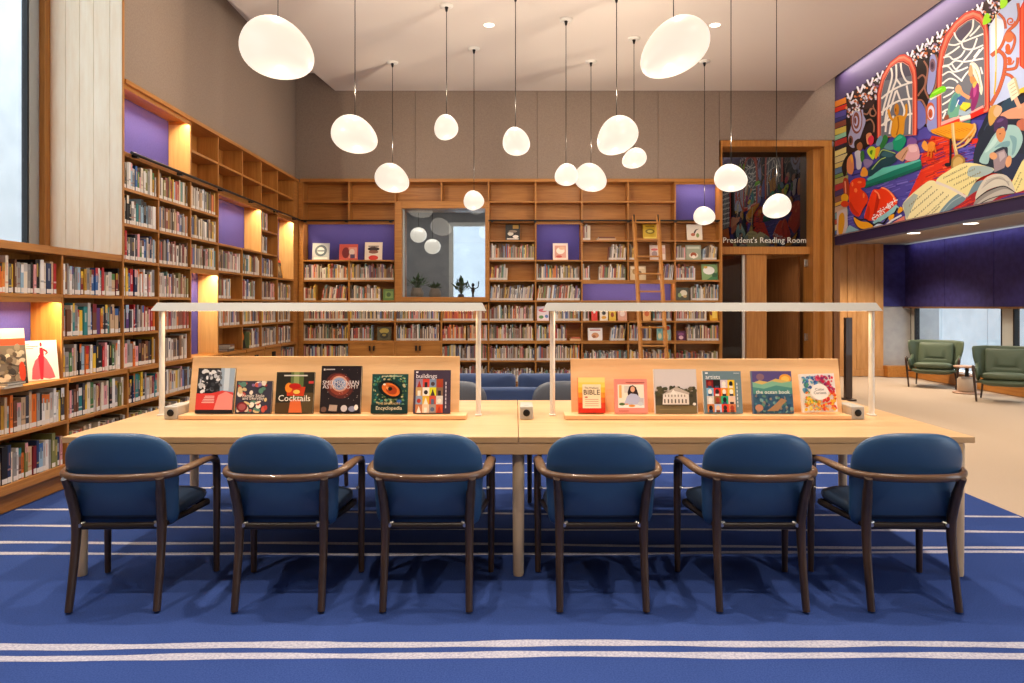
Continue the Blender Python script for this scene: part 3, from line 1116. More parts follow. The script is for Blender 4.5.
# ------------------------------------------------------------------ books shown face out
class Cover:
    """front cover painting in cover coordinates: u right, v up, both 0..1"""

    def __init__(s, w, h, t, base, spine=None):
        s.w, s.h, s.t = w, h, t
        s.b = MB()
        base = hx(base)
        sp = hx(spine) if spine else base
        k = .0025
        s.b.box(0, w, 0, k, 0, h, col=base)
        s.b.box(0, w, t - k, t, 0, h, col=base)
        s.b.box(0, k, k, t - k, 0, h, col=sp)
        s.e = 0.0

    def poly(s, col, pts):
        s.e += .00012
        s.b.poly([(min(1, max(0, u)) * s.w, -s.e, min(1, max(0, v)) * s.h) for u, v in pts], hx(col))
        return s

    def rect(s, col, u0, u1, v0, v1):
        return s.poly(col, [(u0, v0), (u1, v0), (u1, v1), (u0, v1)])

    def oval(s, col, u, v, ru, rv, rot=0.0, n=18):
        pts = []
        for i in range(n):
            a = 2 * PI * i / n
            x, y = ru * math.cos(a) * s.w, rv * math.sin(a) * s.h
            pts.append((u + (x * math.cos(rot) - y * math.sin(rot)) / s.w, v + (x * math.sin(rot) + y * math.cos(rot)) / s.h))
        return s.poly(col, pts)

    def dots(s, cols, n, u0, u1, v0, v1, r0, r1, seed=1, hole=None):
        r = random.Random(seed)
        while n:
            u, v = r.uniform(u0, u1), r.uniform(v0, v1)
            if hole and ((u - hole[0]) / hole[2]) ** 2 + ((v - hole[1]) / hole[3]) ** 2 < 1:
                continue
            s.oval(r.choice(cols), u, v, r.uniform(r0, r1), r.uniform(r0, r1) * .8, r.uniform(0, 3), 8)
            n -= 1
        return s

    def make(s, label, loc, rotz=0.0, lean=10, group=None, roll=0.0, texts=()):
        o = s.b.build('book', M['cover'])
        g = MB()
        g.box(.003, s.w - .003, .003, s.t - .003, .003, s.h - .003)
        g.build('pages', M['paper'], o)
        o.location = Vector(loc) + Vector((0, 0, s.t * math.sin(math.radians(lean)) + abs(math.sin(math.radians(roll))) * s.w))
        o.rotation_euler = (Matrix.Rotation(rotz, 3, 'Z') @ Matrix.Rotation(-math.radians(lean), 3, 'X') @ Matrix.Rotation(math.radians(roll), 3, 'Y')).to_euler()
        tag(o, label, 'book', group)
        for body, u, v, wd, col, al in texts:
            key = 'ink_' + col.strip('#')
            if key not in M:
                M[key] = mat(key, hx(col), rough=.5)
            text(body, .03, M[key], o, (u * s.w, -s.e - .0005, v * s.h), (PI / 2, 0, 0), 'title_lettering', ext=0.0002, align=al, width=wd * s.w)
        return o


ZT = 0.74                                            # table top
LEDG = ZT + .028
DY0 = 4.452                                          # front of the ledge books


def on_ledge(px0, px1, ptop, t=.022):
    x0 = (px0 - CX) * DY0 / F
    w = (px1 - px0) * DY0 / F
    h = (412.5 - ptop) * DY0 / F
    return Vector((x0, DY0, LEDG + .001)), w, h, t


GT = 'books propped on the table display boards'
# 1 red and black
p, w, h, t = on_ledge(195, 232, 367)
c = Cover(w, h, t, '#24262b')
c.rect('#9fb2c4', .62, 1, .45, 1).rect('#c9d6e0', .72, .86, .5, 1)
c.dots(['#c9ccd0', '#6a6d73', '#3a3c41', '#e8e8e8'], 46, .06, .66, .48, .95, .02, .07, 3)
c.poly('#d8413c', [(0, .08), (1, .08), (1, .46), (.7, .50), (.4, .44), (0, .44)]).poly('#ee8f86', [(.5, .08), (1, .08), (1, .40), (.8, .48), (.6, .40)]).rect('#1d1e22', 0, 1, 0, .07)
for i in range(5):
    c.rect('#f4c9c2', .16 + .02 * i, .50, .23 + i * .035, .245 + i * .035)
c.make('book with black, silver and red cover, first from left on the left display board', p, 0, 11, GT)
# 2 navy with scattered food
p, w, h, t = on_ledge(234.5, 270.5, 380)
c = Cover(w, h, t, '#3b3a4a')
c.dots(['#e9dcc8', '#c65a4a', '#d9c08c', '#5e8a7a', '#b8433c', '#8b6f9a', '#efe8dc'], 40, .06, .94, .05, .95, .04, .11, 8, hole=(.5, .5, .42, .13))
c.oval('#7b2531', .2, .2, .15, .15).oval('#a85a5a', .2, .2, .10, .10)
c.make('small slate-blue book scattered with food pictures, second from left on left display board', p, 0, 11, GT,
       texts=[('Family Style', .5, .54, .6, '#efe6da', 'CENTER'), ('and Everyday', .5, .46, .6, '#efe6da', 'CENTER')])
# 3 cocktails
p, w, h, t = on_ledge(274.5, 312.5, 371)
c = Cover(w, h, t, '#2c2a20')
c.rect('#5d7040', .38, .72, .35, 1).rect('#8d9c62', .46, .60, .5, 1).rect('#4f3b22', 0, 1, 0, .26).rect('#54452b', .7, 1, 0, .5)
c.poly('#c9401f', [(.30, .42), (.74, .42), (.78, .64), (.28, .64)]).oval('#e58b2b', .34, .62, .10, .12).oval('#b5221b', .5, .66, .16, .07).poly('#d76a3a', [(.36, .02), (.72, .02), (.66, .34), (.40, .34)]).oval('#f0c25a', .55, .52, .09, .05)
c.rect('#d8d2c6', .20, .82, .90, .93).rect('#c9413c', .86, .99, .72, .78)
c.make('dark green book with a red drink on its cover, third on the left display board', p, 0, 11, GT, texts=[('Cocktails', .5, .36, .84, '#f4efe4', 'CENTER')])
# 4 nebula
p, w, h, t = on_ledge(319.5, 360, 365)
c = Cover(w, h, t + .008, '#231d22')
c.oval('#5a2a26', .46, .58, .36, .26, -.6).oval('#8d4030', .46, .60, .28, .22, -.6).oval('#d9a690', .46, .62, .21, .165, -.5).oval('#8fa3c4', .46, .62, .17, .13, -.5).oval('#5f7399', .45, .62, .10, .08, -.5)
c.dots(['#e8d8cc', '#a7605a', '#ffffff'], 30, .05, .95, .25, .95, .004, .010, 5)
c.poly('#b09a8c', [(.22, .05), (.42, .04), (.44, .17), (.24, .18)]).oval('#c9c2c4', .60, .10, .08, .07).oval('#8a8fa8', .80, .09, .09, .06).oval('#6b5148', .1, .08, .07, .06).oval('#efe6de', .90, .12, .05, .06)
c.rect('#d8d4d2', .06, .10, .90, .94).rect('#b8b2b0', .12, .34, .91, .935)
c.make('large black book with a glowing red and blue nebula, fourth on left display board', p, 0, 11, GT,
       texts=[('SMITHSONIAN', .5, .64, .90, '#e6dedd', 'CENTER'), ('ASTRONOMY', .5, .555, .90, '#d8cfd0', 'CENTER')])
# 5 eye
p, w, h, t = on_ledge(371, 407, 373)
c = Cover(w, h, t, '#1f4a47')
c.dots(['#2f7a70', '#4f9a86', '#8fb08a', '#173c3a', '#6c8f55', '#c2b98a'], 120, .04, .96, .22, .97, .015, .045, 12)
c.oval('#10201f', .52, .60, .36, .21, -.45).oval('#d9702e', .54, .60, .27, .15, -.45).oval('#a8411a', .56, .59, .16, .11, -.45).oval('#ef9a5a', .48, .63, .08, .04, -.4).oval('#1a1210', .52, .62, .06, .05).oval('#f4e6d2', .36, .73, .04, .025)
c.rect('#15302f', 0, 1, 0, .22).rect('#c9c2a0', .28, .84, .93, .95).oval('#3d66a8', .78, .30, .07, .05)
c.make('teal book with a huge orange reptile eye, fifth on the left display board', p, 0, 11, GT,
       texts=[('THE DINOSAURS', .5, .245, .62, '#e8c98a', 'CENTER'), ('Encyclopedia', .5, .13, .72, '#f0e2c0', 'CENTER')])
# 6 buildings
p, w, h, t = on_ledge(413, 450, 369)
c = Cover(w, h, t, '#473a4c', '#e8e0d8')
cols = [['#9a8fa5', '#d9483c', '#7f95b5', '#a4472a'], ['#c7a26a', '#f0eae0', '#dfe02e', '#8a6a52'], ['#8fa0b8', '#e3b53a', '#c9513a', '#d5cfc8'], ['#c07a52', '#e9c9a8', '#a3958c', '#d3542e']]
for r_ in range(4):
    for q in range(4):
        u0, v0 = .06 + q * .185, .60 - r_ * .195
        c.rect(cols[r_][q], u0, u0 + .185, v0, v0 + .195)
        k2 = (r_ * 4 + q) % 3
        dk = R.choice(['#4b3a3a', '#f3e8da', '#5a6a86', '#b23a2a', '#2d2a30'])
        if k2 == 0:
            c.poly(dk, [(u0 + .03, v0), (u0 + .155, v0), (u0 + .092, v0 + .16)])
        elif k2 == 1:
            c.rect(dk, u0 + .05, u0 + .13, v0, v0 + .12)
        else:
            c.oval(dk, u0 + .09, v0 + .08, .055, .05)
c.rect('#ffffff', .06, .12, .935, .965)
for i in range(7):
    c.rect('#cfc6d2', .865, .895, .12 + .09 * i, .185 + .09 * i)
c.make('dark plum book with a grid of building pictures, rightmost on the left display board', p, 0, 11, GT, texts=[('buildings', .06, .855, .56, '#f4eef2', 'LEFT')])
# 7 bible
p, w, h, t = on_ledge(578.5, 605.5, 377)
c = Cover(w, h, t + .02, '#e5522a')
for i, q in enumerate(['#d9321f', '#df4222', '#e66a28', '#ee9a32', '#f4c23e', '#f7dc62', '#f6e48a']):
    c.rect(q, 0, 1, i / 7, (i + 1) / 7)
c.rect('#fbe6c0', .16, .84, .13, .80)
for i in range(4):
    c.rect('#c9876a', .25, .75, .19 + .06 * i, .205 + .06 * i)
c.oval('#c24a30', .3, .44, .06, .02)
c.make('small thick yellow-to-red book with a pale title panel, first on the right display board', p, 0, 11, GT,
       texts=[('The Wellness', .5, .70, .52, '#6b4630', 'CENTER'), ('BIBLE', .5, .57, .60, '#5a3a28', 'CENTER')])
# 8 pink cook book
p, w, h, t = on_ledge(615, 648, 378)
c = Cover(w, h, t, '#eb9384')
c.rect('#f4ead6', .10, .90, .16, .84).rect('#e9b56a', .14, .22, .45, .82).rect('#d9d0c4', .30, .46, .60, .80).rect('#c9c6cc', .70, .88, .2, .45)
c.poly('#2b1d1c', [(.42, .40), (.40, .62), (.46, .78), (.56, .82), (.66, .76), (.72, .58), (.74, .44)]).poly('#b9bfda', [(.28, .26), (.38, .50), (.50, .58), (.66, .56), (.78, .46), (.72, .26)]).oval('#e3ad8c', .555, .70, .07, .085).oval('#e3ad8c', .36, .27, .06, .025)
c.rect('#f3f0ea', .10, .90, .16, .24).oval('#4f6a35', .22, .27, .09, .04).oval('#e79a3a', .52, .22, .10, .035).oval('#cfd4da', .78, .28, .08, .06).rect('#b5544a', .35, .92, .885, .905).rect('#c96a5c', .12, .42, .06, .085)
c.make('salmon pink book showing a dark-haired person preparing food, second on right display board', p, 0, 11, GT)
# 9 white house
p, w, h, t = on_ledge(655, 698, 368)
c = Cover(w, h, t, '#cfc7c2', '#f2ede6')
c.rect('#d8d0ce', .02, .99, .52, .99).rect('#7a6a48', .02, .99, 0, .22).rect('#4a4636', .02, .99, .18, .50)
c.dots(['#3b3a2c', '#5a543c', '#4b4a34', '#655c44'], 50, .04, .97, .40, .58, .03, .07, 14)
c.poly('#e8e0d6', [(.18, .20), (.20, .42), (.34, .50), (.50, .58), (.66, .52), (.80, .42), (.80, .20)]).poly('#bdb2a6', [(.16, .42), (.36, .52), (.52, .60), (.82, .46), (.80, .42), (.5, .50)]).poly('#f3ece2', [(.36, .42), (.44, .54), (.54, .42)])
for i in range(7):
    c.rect('#5b5048', .22 + .082 * i, .25 + .082 * i, .23, .32)
    c.rect('#8a7d70', .24 + .075 * i, .265 + .075 * i, .37, .42)
c.oval('#efe8de', .92, .21, .04, .03).rect('#8d7a52', .1, .6, .08, .10)
c.make('large pale book with a white wooden house photograph, third on the right display board', p, 0, 11, GT)
# 10 artists
p, w, h, t = on_ledge(704.5, 743, 370)
c = Cover(w, h, t, '#6d8791', '#e9e6e0')
cc = ['#7a1620', '#1d1a1c', '#d9cbd4', '#efc82f', '#7fb4d6', '#d8322c', '#eb8e2a', '#e0b83a', '#d6d2cc', '#8f6f3d', '#2ba77a', '#e6c7b4', '#c7793d', '#b7c9e6', '#e6452c', '#d07a4a']
for i, q in enumerate(cc):
    u0, v0 = .08 + (i % 4) * .185, .60 - (i // 4) * .19
    c.rect(q, u0, u0 + .185, v0, v0 + .19)
    c.oval(R.choice(['#1f1b1e', '#e8c5a5', '#f4ece0', '#3a2a2a', '#a33a2a']), u0 + .09, v0 + .10, .05, .06).rect(R.choice(['#26222a', '#f0e8e0', '#7a3a2a', '#2c4a6a']), u0 + .04, u0 + .14, v0, v0 + .05)
c.rect('#ffffff', .06, .13, .935, .965).rect('#c9d4d8', .80, .95, .94, .955)
for i in range(7):
    c.rect('#dfe6e8', .86, .885, .15 + .085 * i, .21 + .085 * i)
c.make('grey-blue book with a grid of portrait pictures, fourth on the right display board', p, 0, 11, GT, texts=[('artists', .06, .855, .38, '#f4f4f2', 'LEFT')])
# 11 ocean
p, w, h, t = on_ledge(753.5, 794, 370)
c = Cover(w, h, t, '#5a6f8f')
c.rect('#5c4f86', .02, 1, .72, 1).oval('#f0a23a', .84, .82, .15, .11).oval('#f6c65a', .84, .81, .10, .07).oval('#8a6a78', .22, .86, .10, .08)
c.poly('#d8b86a', [(.02, .72), (.2, .78), (.4, .74), (.6, .82), (1, .74), (1, .66), (.02, .62)]).poly('#7fb79a', [(.02, .74), (.25, .68), (.5, .76), (.75, .72), (1, .76), (1, .48), (.02, .48)]).poly('#4f8f86', [(.02, .62), (.3, .58), (.6, .66), (1, .60), (1, .44), (.02, .44)])
c.rect('#39627f', .02, 1, 0, .46)
c.dots(['#4c7f94', '#2f4f6d', '#78a3a0', '#8a7f74', '#5c8a7a'], 60, .05, .97, .02, .42, .02, .06, 21)
c.poly('#a5805c', [(.32, .05), (.55, .22), (.70, .36), (.84, .30), (.72, .20), (.60, .06)]).oval('#b9866a', .14, .13, .10, .08)
c.make('blue and green sea picture book with an orange sun, fifth on right display board', p, 0, 11, GT, texts=[('the ocean book', .5, .50, .84, '#f2f0ea', 'CENTER')])
# 12 colour
p, w, h, t = on_ledge(803, 838, 374)
c = Cover(w, h, t, '#f4eee6')
zones = [(.08, .50, .52, .94, ['#4a86c4', '#3a66a8', '#6fb0c8', '#5aa58c']), (.46, .94, .52, .94, ['#c22a5c', '#e0304a', '#8a2a6a', '#f06a80']), (.08, .5, .06, .52, ['#f0c02e', '#8fb04a', '#e8872a', '#f4d860']), (.46, .94, .06, .52, ['#e8492a', '#f0892e', '#d9302a', '#f4b83a'])]
for i, (u0, u1, v0, v1, q) in enumerate(zones):
    c.dots(q, 46, u0, u1, v0, v1, .02, .06, 30 + i, hole=(.5, .52, .26, .22))
c.oval('#fbf6ee', .5, .52, .25, .21)
c.make('white book with a rainbow wreath of blots, rightmost on the right display board', p, 0, 11, GT, roll=-1.5,
       texts=[('Color', .5, .58, .26, '#4a4648', 'CENTER'), ('Curious', .5, .49, .36, '#4a4648', 'CENTER')])

# niche under the window: two magazines and a pile
xN = XL - .05
c = Cover(.31, .40, .02, '#b0a090')
c.rect('#d9c8b4', 0, 1, .82, 1).rect('#dd4a2a', 0, 1, .70, .82).rect('#6e6354', 0, 1, 0, .70)
c.dots(['#8a7c68', '#3c3630', '#b8a88e', '#5a4a3a', '#c9b89c', '#7a6a50'], 70, .04, .96, .04, .68, .03, .09, 41)
c.oval('#c9842f', .12, .30, .12, .22).oval('#c9401f', .88, .22, .07, .18)
c.make('large magazine with orange banner and crowd picture in the lit niche under the window', Vector((-3.655, 5.055, S[2] + .001)), math.radians(60), 9)
c = Cover(.235, .30, .016, '#f0e6d8')
c.rect('#4a4240', .06, .16, .90, .915).rect('#4a4240', .06, .42, .85, .865).rect('#4a4240', .06, .28, .80, .815)
c.poly('#d9606a', [(.46, .62), (.30, .50), (.20, .30), (.16, .04), (.34, .02), (.5, .06), (.7, .02), (.88, .05), (.80, .28), (.66, .52), (.56, .62)])
c.poly('#c8283a', [(.45, .66), (.40, .60), (.42, .02), (.50, .02), (.58, .58), (.56, .68)]).poly('#c02838', [(.46, .82), (.45, .70), (.46, .62), (.58, .62), (.58, .72), (.55, .82)]).oval('#a81f30', .505, .90, .035, .055)
c.poly('#c02838', [(.57, .80), (.68, .74), (.71, .68), (.62, .63), (.615, .655), (.66, .69), (.56, .75)])
c.make('white book with a red gowned fashion figure in the niche under the window', Vector((-3.60, 5.455, S[2] + .001)), math.radians(60), 9)
for q, (y0, ln, lab, col) in enumerate(((4.97, .22, 'pale book lying flat under a black one, front of niche beneath window', '#c9b9a0'), (5.00, .13, 'black small book lying on top of a pale one in the window niche', '#1f1d20'))):
    b = MB()
    b.box(-.04, .04, 0, .19, 0, .0022, col=hx(col))
    b.box(-.04, .04, 0, .19, .0148, .017, col=hx(col))
    b.box(-.04, -.0375, 0, .19, .002, .015, col=hx(col))
    o = b.build('book', M['spine'])
    gq = MB()
    gq.box(-.037, .038, .003, .187, .0023, .0147)
    gq.build('pages', M['paper'], o)
    o.location = (-3.468, y0, S[2] + .001 + q * .0182)
    tag(o, lab, 'book')


# face-out books on the back wall
def faceout(px0, px1, ptop, k, base, arts, label, t=.015, lean=9):
    d = YB + .06
    x0, x1 = (px0 - CX) * d / F, (px1 - CX) * d / F
    h = H - (ptop - CY) * d / F - S[k]
    c = Cover(x1 - x0, min(h, .30), t, base)
    for a in arts:
        getattr(c, a[0])(*a[1:])
    c.make(label, Vector((x0, d, S[k] + .001)), 0, lean)


faceout(312, 329, 243, 6, '#aeb4ba', [('oval', '#4a5a6a', .5, .55, .36, .34, .5), ('oval', '#d0d6da', .5, .55, .22, .22), ('rect', '#5a6a7a', .3, .8, .5, .58), ('rect', '#e0e0de', .1, .9, .05, .15)], 'silvery grey book facing out, leftmost of three in the purple niche on back wall')
faceout(339, 357.5, 244, 6, '#c9564a', [('rect', '#e09a8a', .5, .95, .1, .8), ('oval', '#7a2a2e', .35, .45, .2, .35), ('oval', '#e8d0c4', .68, .5, .15, .2), ('rect', '#5a4a6a', .6, .85, .1, .35)], 'red and pink book facing out, middle of three in the back wall niche')
faceout(364.5, 382, 242, 6, '#eadbc8', [('oval', '#3a2a2a', .5, .62, .34, .12), ('oval', '#8a5a4a', .5, .45, .28, .10), ('oval', '#d8342c', .5, .12, .28, .14), ('rect', '#4a3a3a', .2, .8, .75, .8)], 'cream book with red and dark lettering, rightmost of three in back wall niche')
faceout(505.5, 520, 224, 7, '#2a2522', [('oval', '#d8cfc0', .35, .4, .2, .12), ('oval', '#efe6da', .7, .22, .2, .10), ('rect', '#b58a3a', .5, .9, .72, .95), ('oval', '#8a7a6a', .5, .55, .3, .08), ('rect', '#e8e0d4', .1, .9, .04, .12)], 'dark patterned book facing out alone on the shelf right of the inner window')
faceout(553, 568, 243, 6, '#ecd9cc', [('rect', '#d99a86', .12, .88, .12, .86), ('oval', '#f0e2d2', .5, .55, .28, .2), ('oval', '#c9483a', .4, .2, .2, .08), ('oval', '#e0b090', .6, .7, .2, .1)], 'pale pink book facing out in the small purple niche right of the inner window')
faceout(643, 657.5, 224, 7, '#d8b22a', [('oval', '#8a7420', .5, .55, .32, .16), ('oval', '#f0dc6a', .5, .55, .2, .08), ('rect', '#6a5a1a', .2, .8, .85, .9), ('rect', '#efd860', .1, .9, .1, .2)], 'yellow book facing out behind the top of the ladder')
faceout(687, 702.5, 224, 7, '#eadfce', [('poly', '#4a3a34', [(.5, .35), (.62, .6), (.8, .72), (.56, .66), (.45, .5)]), ('oval', '#b5654a', .4, .35, .14, .10), ('oval', '#8a9a5a', .7, .3, .10, .14)], 'cream book with a bird drawing facing out on upper right shelf of back wall')
faceout(650, 659.5, 245, 6, '#e6d2c4', [('oval', '#c95a5a', .5, .7, .36, .08), ('oval', '#a58a8a', .5, .4, .3, .2)], 'pale book with a reddish title facing out between the ladder stiles')
faceout(661, 665.5, 245, 6, '#ecd8c8', [('rect', '#d8a898', .1, .9, .4, .8)], 'narrow cream book facing out just right of the ladder, upper back shelf')
faceout(686, 701.5, 245, 6, '#9aa08a', [('oval', '#e0d4c0', .5, .3, .3, .2), ('oval', '#a5522e', .5, .35, .2, .16), ('rect', '#c9ccb8', .1, .9, .75, .9), ('oval', '#efe6d8', .5, .2, .12, .12)], 'sage green book with a reddish animal facing out between leaning books at right')
faceout(630, 646, 266, 5, '#e0c9a0', [('oval', '#b58a50', .3, .6, .14, .2), ('oval', '#8a6a4a', .62, .5, .12, .16), ('rect', '#f0dfc0', .08, .92, .8, .92)], 'sandy yellow book facing out left of the ladder on the middle shelf')
faceout(702, 718, 264, 5, '#7fa06a', [('oval', '#e6e6de', .45, .6, .36, .26), ('poly', '#3f7a4a', [(.3, 0), (1, 0), (1, .5), (.6, .2)]), ('oval', '#d8a84a', .25, .8, .12, .08), ('oval', '#2f5a3a', .8, .3, .16, .14)], 'green and white book facing out at the right end of the back bookcase')
faceout(676, 689, 287.5, 4, '#4a4a3e', [('oval', '#d8d0b8', .6, .55, .28, .25), ('oval', '#8aa06a', .3, .4, .14, .18), ('oval', '#c9a86a', .7, .3, .14, .1)], 'dark flowery book facing out right of the purple strip niche')
faceout(588, 602.5, 328, 2, '#ece6e0', [('rect', '#b5323a', .14, .86, .78, .86), ('oval', '#d89a6a', .5, .4, .26, .22), ('oval', '#a5623e', .42, .3, .12, .12)], 'white picture book with red title facing out below the purple strip niche')
faceout(377, 391, 327, 2, '#4f4a32', [('oval', '#b5a04a', .5, .7, .34, .2), ('oval', '#2a2a20', .5, .35, .3, .22), ('oval', '#8a7a3a', .5, .4, .14, .1)], 'dark olive book facing out on the shelf left below the inner window')
faceout(383, 394, 289, 4, '#5a7a35', [('rect', '#7a9a4a', .2, .9, .2, .8), ('oval', '#3a5a2a', .5, .5, .2, .2)], 'green book facing out at the shelf end left of the inner window')
faceout(657, 663, 326, 2, '#7fb0a8', [('oval', '#d8d0a0', .5, .3, .3, .2), ('oval', '#4a8a8a', .5, .7, .3, .1)], 'narrow turquoise book facing out behind the ladder foot')
faceout(665, 671, 325, 2, '#8fb5b0', [('oval', '#c9502e', .5, .8, .36, .14), ('oval', '#e0d0a8', .4, .3, .2, .2)], 'turquoise book with orange top facing out right of the ladder foot')
faceout(676.5, 686, 331, 2, '#5a2a4a', [('oval', '#d8b0b8', .5, .3, .24, .2), ('oval', '#8a4a7a', .5, .65, .3, .16)], 'small plum-coloured book facing out at the left of the lower right shelf')
faceout(710, 718, 308, 3, '#e0a82e', [('oval', '#7a2a20', .2, .6, .2, .2), ('rect', '#f0cc5a', .3, .9, .2, .8)], 'amber book facing out at the right end of the lower back shelf')
faceout(591.5, 597.5, 308, 3, '#d8302a', [('oval', '#f0e6da', .5, .7, .2, .14)], 'bright red book facing out on the shelf under the purple strip niche')
faceout(600, 608, 308, 3, '#efe2cc', [('oval', '#2a2a2a', .5, .6, .24, .16), ('oval', '#d8a030', .5, .25, .3, .12)], 'cream and black book facing out next to the bright red one')
faceout(609, 616, 309, 3, '#e0b83a', [('oval', '#a5522a', .5, .5, .26, .2)], 'yellow book facing out third on the shelf under the purple strip niche')
faceout(618, 627, 308, 3, '#e0a890', [('oval', '#efd8c8', .5, .55, .3, .22)], 'peach book facing out left of the ladder under the purple strip niche')
faceout(643, 651, 308, 3, '#e8b070', [('oval', '#d86a3a', .5, .55, .3, .22)], 'orange-cream book facing out between the ladder stiles under the purple niche')
faceout(537, 549, 306.5, 3, '#ead8dc', [('oval', '#d05a6a', .5, .72, .36, .12), ('oval', '#5a8a4a', .35, .25, .2, .12), ('oval', '#5a7ab0', .8, .3, .14, .12)], 'pale pink and green book facing out behind the right lamp end')


def flat_pile(px0, px1, k, items):
    d = YB + .03
    z = S[k] + .001
    for i, (col, th, ins, lab) in enumerate(items):
        x0, x1 = (px0 - CX) * d / F + ins, (px1 - CX) * d / F - ins * .6
        b = MB()
        b.box(x0, x1, d, d + .17, 0, .0022, col=hx(col))
        b.box(x0, x1, d, d + .17, th - .0022, th, col=hx(col))
        b.box(x0, x1, d, d + .0022, .0022, th - .0022, col=hx(col))
        o = b.build('book', M['spine'])
        gq = MB()
        gq.box(x0 + .003, x1 - .003, d + .003, d + .167, .0024, th - .0024)
        gq.build('pages', M['paper'], o)
        o.location = (0, 0, z)
        z += th + .001
        tag(o, lab, 'book')


flat_pile(597, 616, 7, [('#c9a98a', .028, 0, 'tan book lying flat at the bottom of the pile beside two upright white ones'), ('#7a4a38', .025, .03, 'brown book lying on top of the tan one, upper back shelf')])
flat_pile(570, 581, 2, [('#d8b58a', .03, 0, 'beige book lying flat at the bottom of the pile on the lower back shelf'), ('#c96a4a', .022, .02, 'rust book lying on the beige one on the lower back shelf')])
c = Cover(.21, .255, .02, '#1f2420')
c.oval('#e07a28', .58, .66, .40, .26).oval('#f0a050', .5, .7, .2, .12).oval('#3a5a34', .3, .28, .28, .2).oval('#14181a', .7, .2, .2, .16)
c.make('dark book with a big orange shape facing out on the left wall', Vector((XL - .05, 9.555, S[2] + .001)), PI / 2, 9)
# red-and-black book in the warm niche at the corner, and the pile lying below the tall niches
c = Cover(.26, .28, .02, '#2c2620')
c.rect('#c9301f', 0, 1, .86, 1).oval('#7a6248', .5, .45, .36, .34).oval('#b59a70', .45, .5, .16, .16).rect('#e0a020', .86, 1, 0, .7)
c.make('dark book with red band facing out in the corner niche of the left wall', Vector((XL - .06, 11.12, S[5] + .001)), PI / 2, 10)
for i, (col, lab) in enumerate((('#4a4640', 'dark book at the bottom of the small pile in the empty left wall shelf'), ('#b8b0a4', 'pale book in the middle of the small pile, left wall shelf'), ('#7a5a48', 'brown book on top of the small pile, left wall shelf'))):
    b = MB()
    b.box(-.08, .08, -.11, .11, 0, .002, col=hx(col))
    b.box(-.08, .08, -.11, .11, .024, .026, col=hx(col))
    b.box(.078, .08, -.11, .11, .002, .024, col=hx(col))
    o = b.build('book', M['spine'])
    gq = MB()
    gq.box(-.077, .0775, -.107, .107, .0022, .0238)
    gq.build('pages', M['paper'], o)
    o.location = (XL - .11, 9.2 + .02 * i, S[2] + .001 + i * .0268)
    o.rotation_euler = (0, 0, .08 * i)
    tag(o, lab, 'book')

# ================================================================== reading table
TX0, TX1, TY0, TY1 = -2.352, 2.388, 3.84, 5.34
TXC = .5 * (TX0 + TX1)
tt = thing('reading_table', 'long pale maple double reading table in the middle of the blue carpet', 'table', (TXC, (TY0 + TY1) / 2, 0))
for a, c in ((TX0, TXC - .0015), (TXC + .0015, TX1)):
    m = MB()
    ia = .055 if a == TX0 else 0
    ic = .055 if c == TX1 else 0
    m.box(a, c, TY0, TY1, .709, ZT)
    m.build('tabletop', M['maple'], tt, world=True, bevel=.002)
m = MB()
for y in (TY0 + .004, TY1 - .029):
    m.box(TX0 + .06, TX1 - .06, y, y + .025, .648, .7085)
for x in (TX0 + .06, TX1 - .085):
    m.box(x, x + .025, TY0 + .029, TY1 - .029, .648, .7085)
m.build('apron', M['maple'], tt, world=True, bevel=.002)
for x in (TX0 + .066, TXC, TX1 - .052):
    for y in (TY0 + .064, TY1 - .064):
        m = MB()
        m.lathe([(.026, 0.001), (.0285, .012), (.031, .45), (.032, .70)], 20, (x, y, 0))
        m.build('leg', M['maple_z'], tt, world=True)

# display boards
for px0, px1, l0, l1, ptop, lab in ((188, 459, 178, 466, 356.5, 'beech display board holding six books on the left half of the table'),
                                    (571.5, 843, 565, 852, 359, 'beech display board holding six books on the right half of the table')):
    d = 4.54
    x0, x1 = (px0 - CX) * d / F, (px1 - CX) * d / F
    zt = H - (ptop - CY) * 4.60 / F
    t = thing('display_board', lab, 'display board', ((x0 + x1) / 2, d, ZT))
    lean = .07
    m = MB()
    m.hull8([(x0, d, ZT + .002), (x1, d, ZT + .002), (x1, d + .02, ZT + .002), (x0, d + .02, ZT + .002)],
            [(x0, d + lean, zt), (x1, d + lean, zt), (x1, d + lean + .02, zt), (x0, d + lean + .02, zt)])
    m.build('back_board', M['board'], t, world=True, bevel=.002)
    m = MB()
    a0, a1 = (l0 - CX) * 4.41 / F, (l1 - CX) * 4.41 / F
    m.box(a0, a1, 4.41, d + .02, ZT + .002, LEDG)
    m.build('ledge', M['board'], t, world=True, bevel=.004)
    for k in (.12, .88):
        x = x0 + (x1 - x0) * k
        m = MB()
        m.add([(x - .012, d + .021, ZT + .001), (x - .012, d + .24, ZT + .001), (x - .012, d + .075, ZT + .27), (x + .012, d + .021, ZT + .001), (x + .012, d + .24, ZT + .001), (x + .012, d + .075, ZT + .27)],
              [(0, 2, 1), (3, 4, 5), (0, 1, 4, 3), (1, 2, 5, 4), (2, 0, 3, 5)])
        m.build('bracket', M['board'], t, world=True)

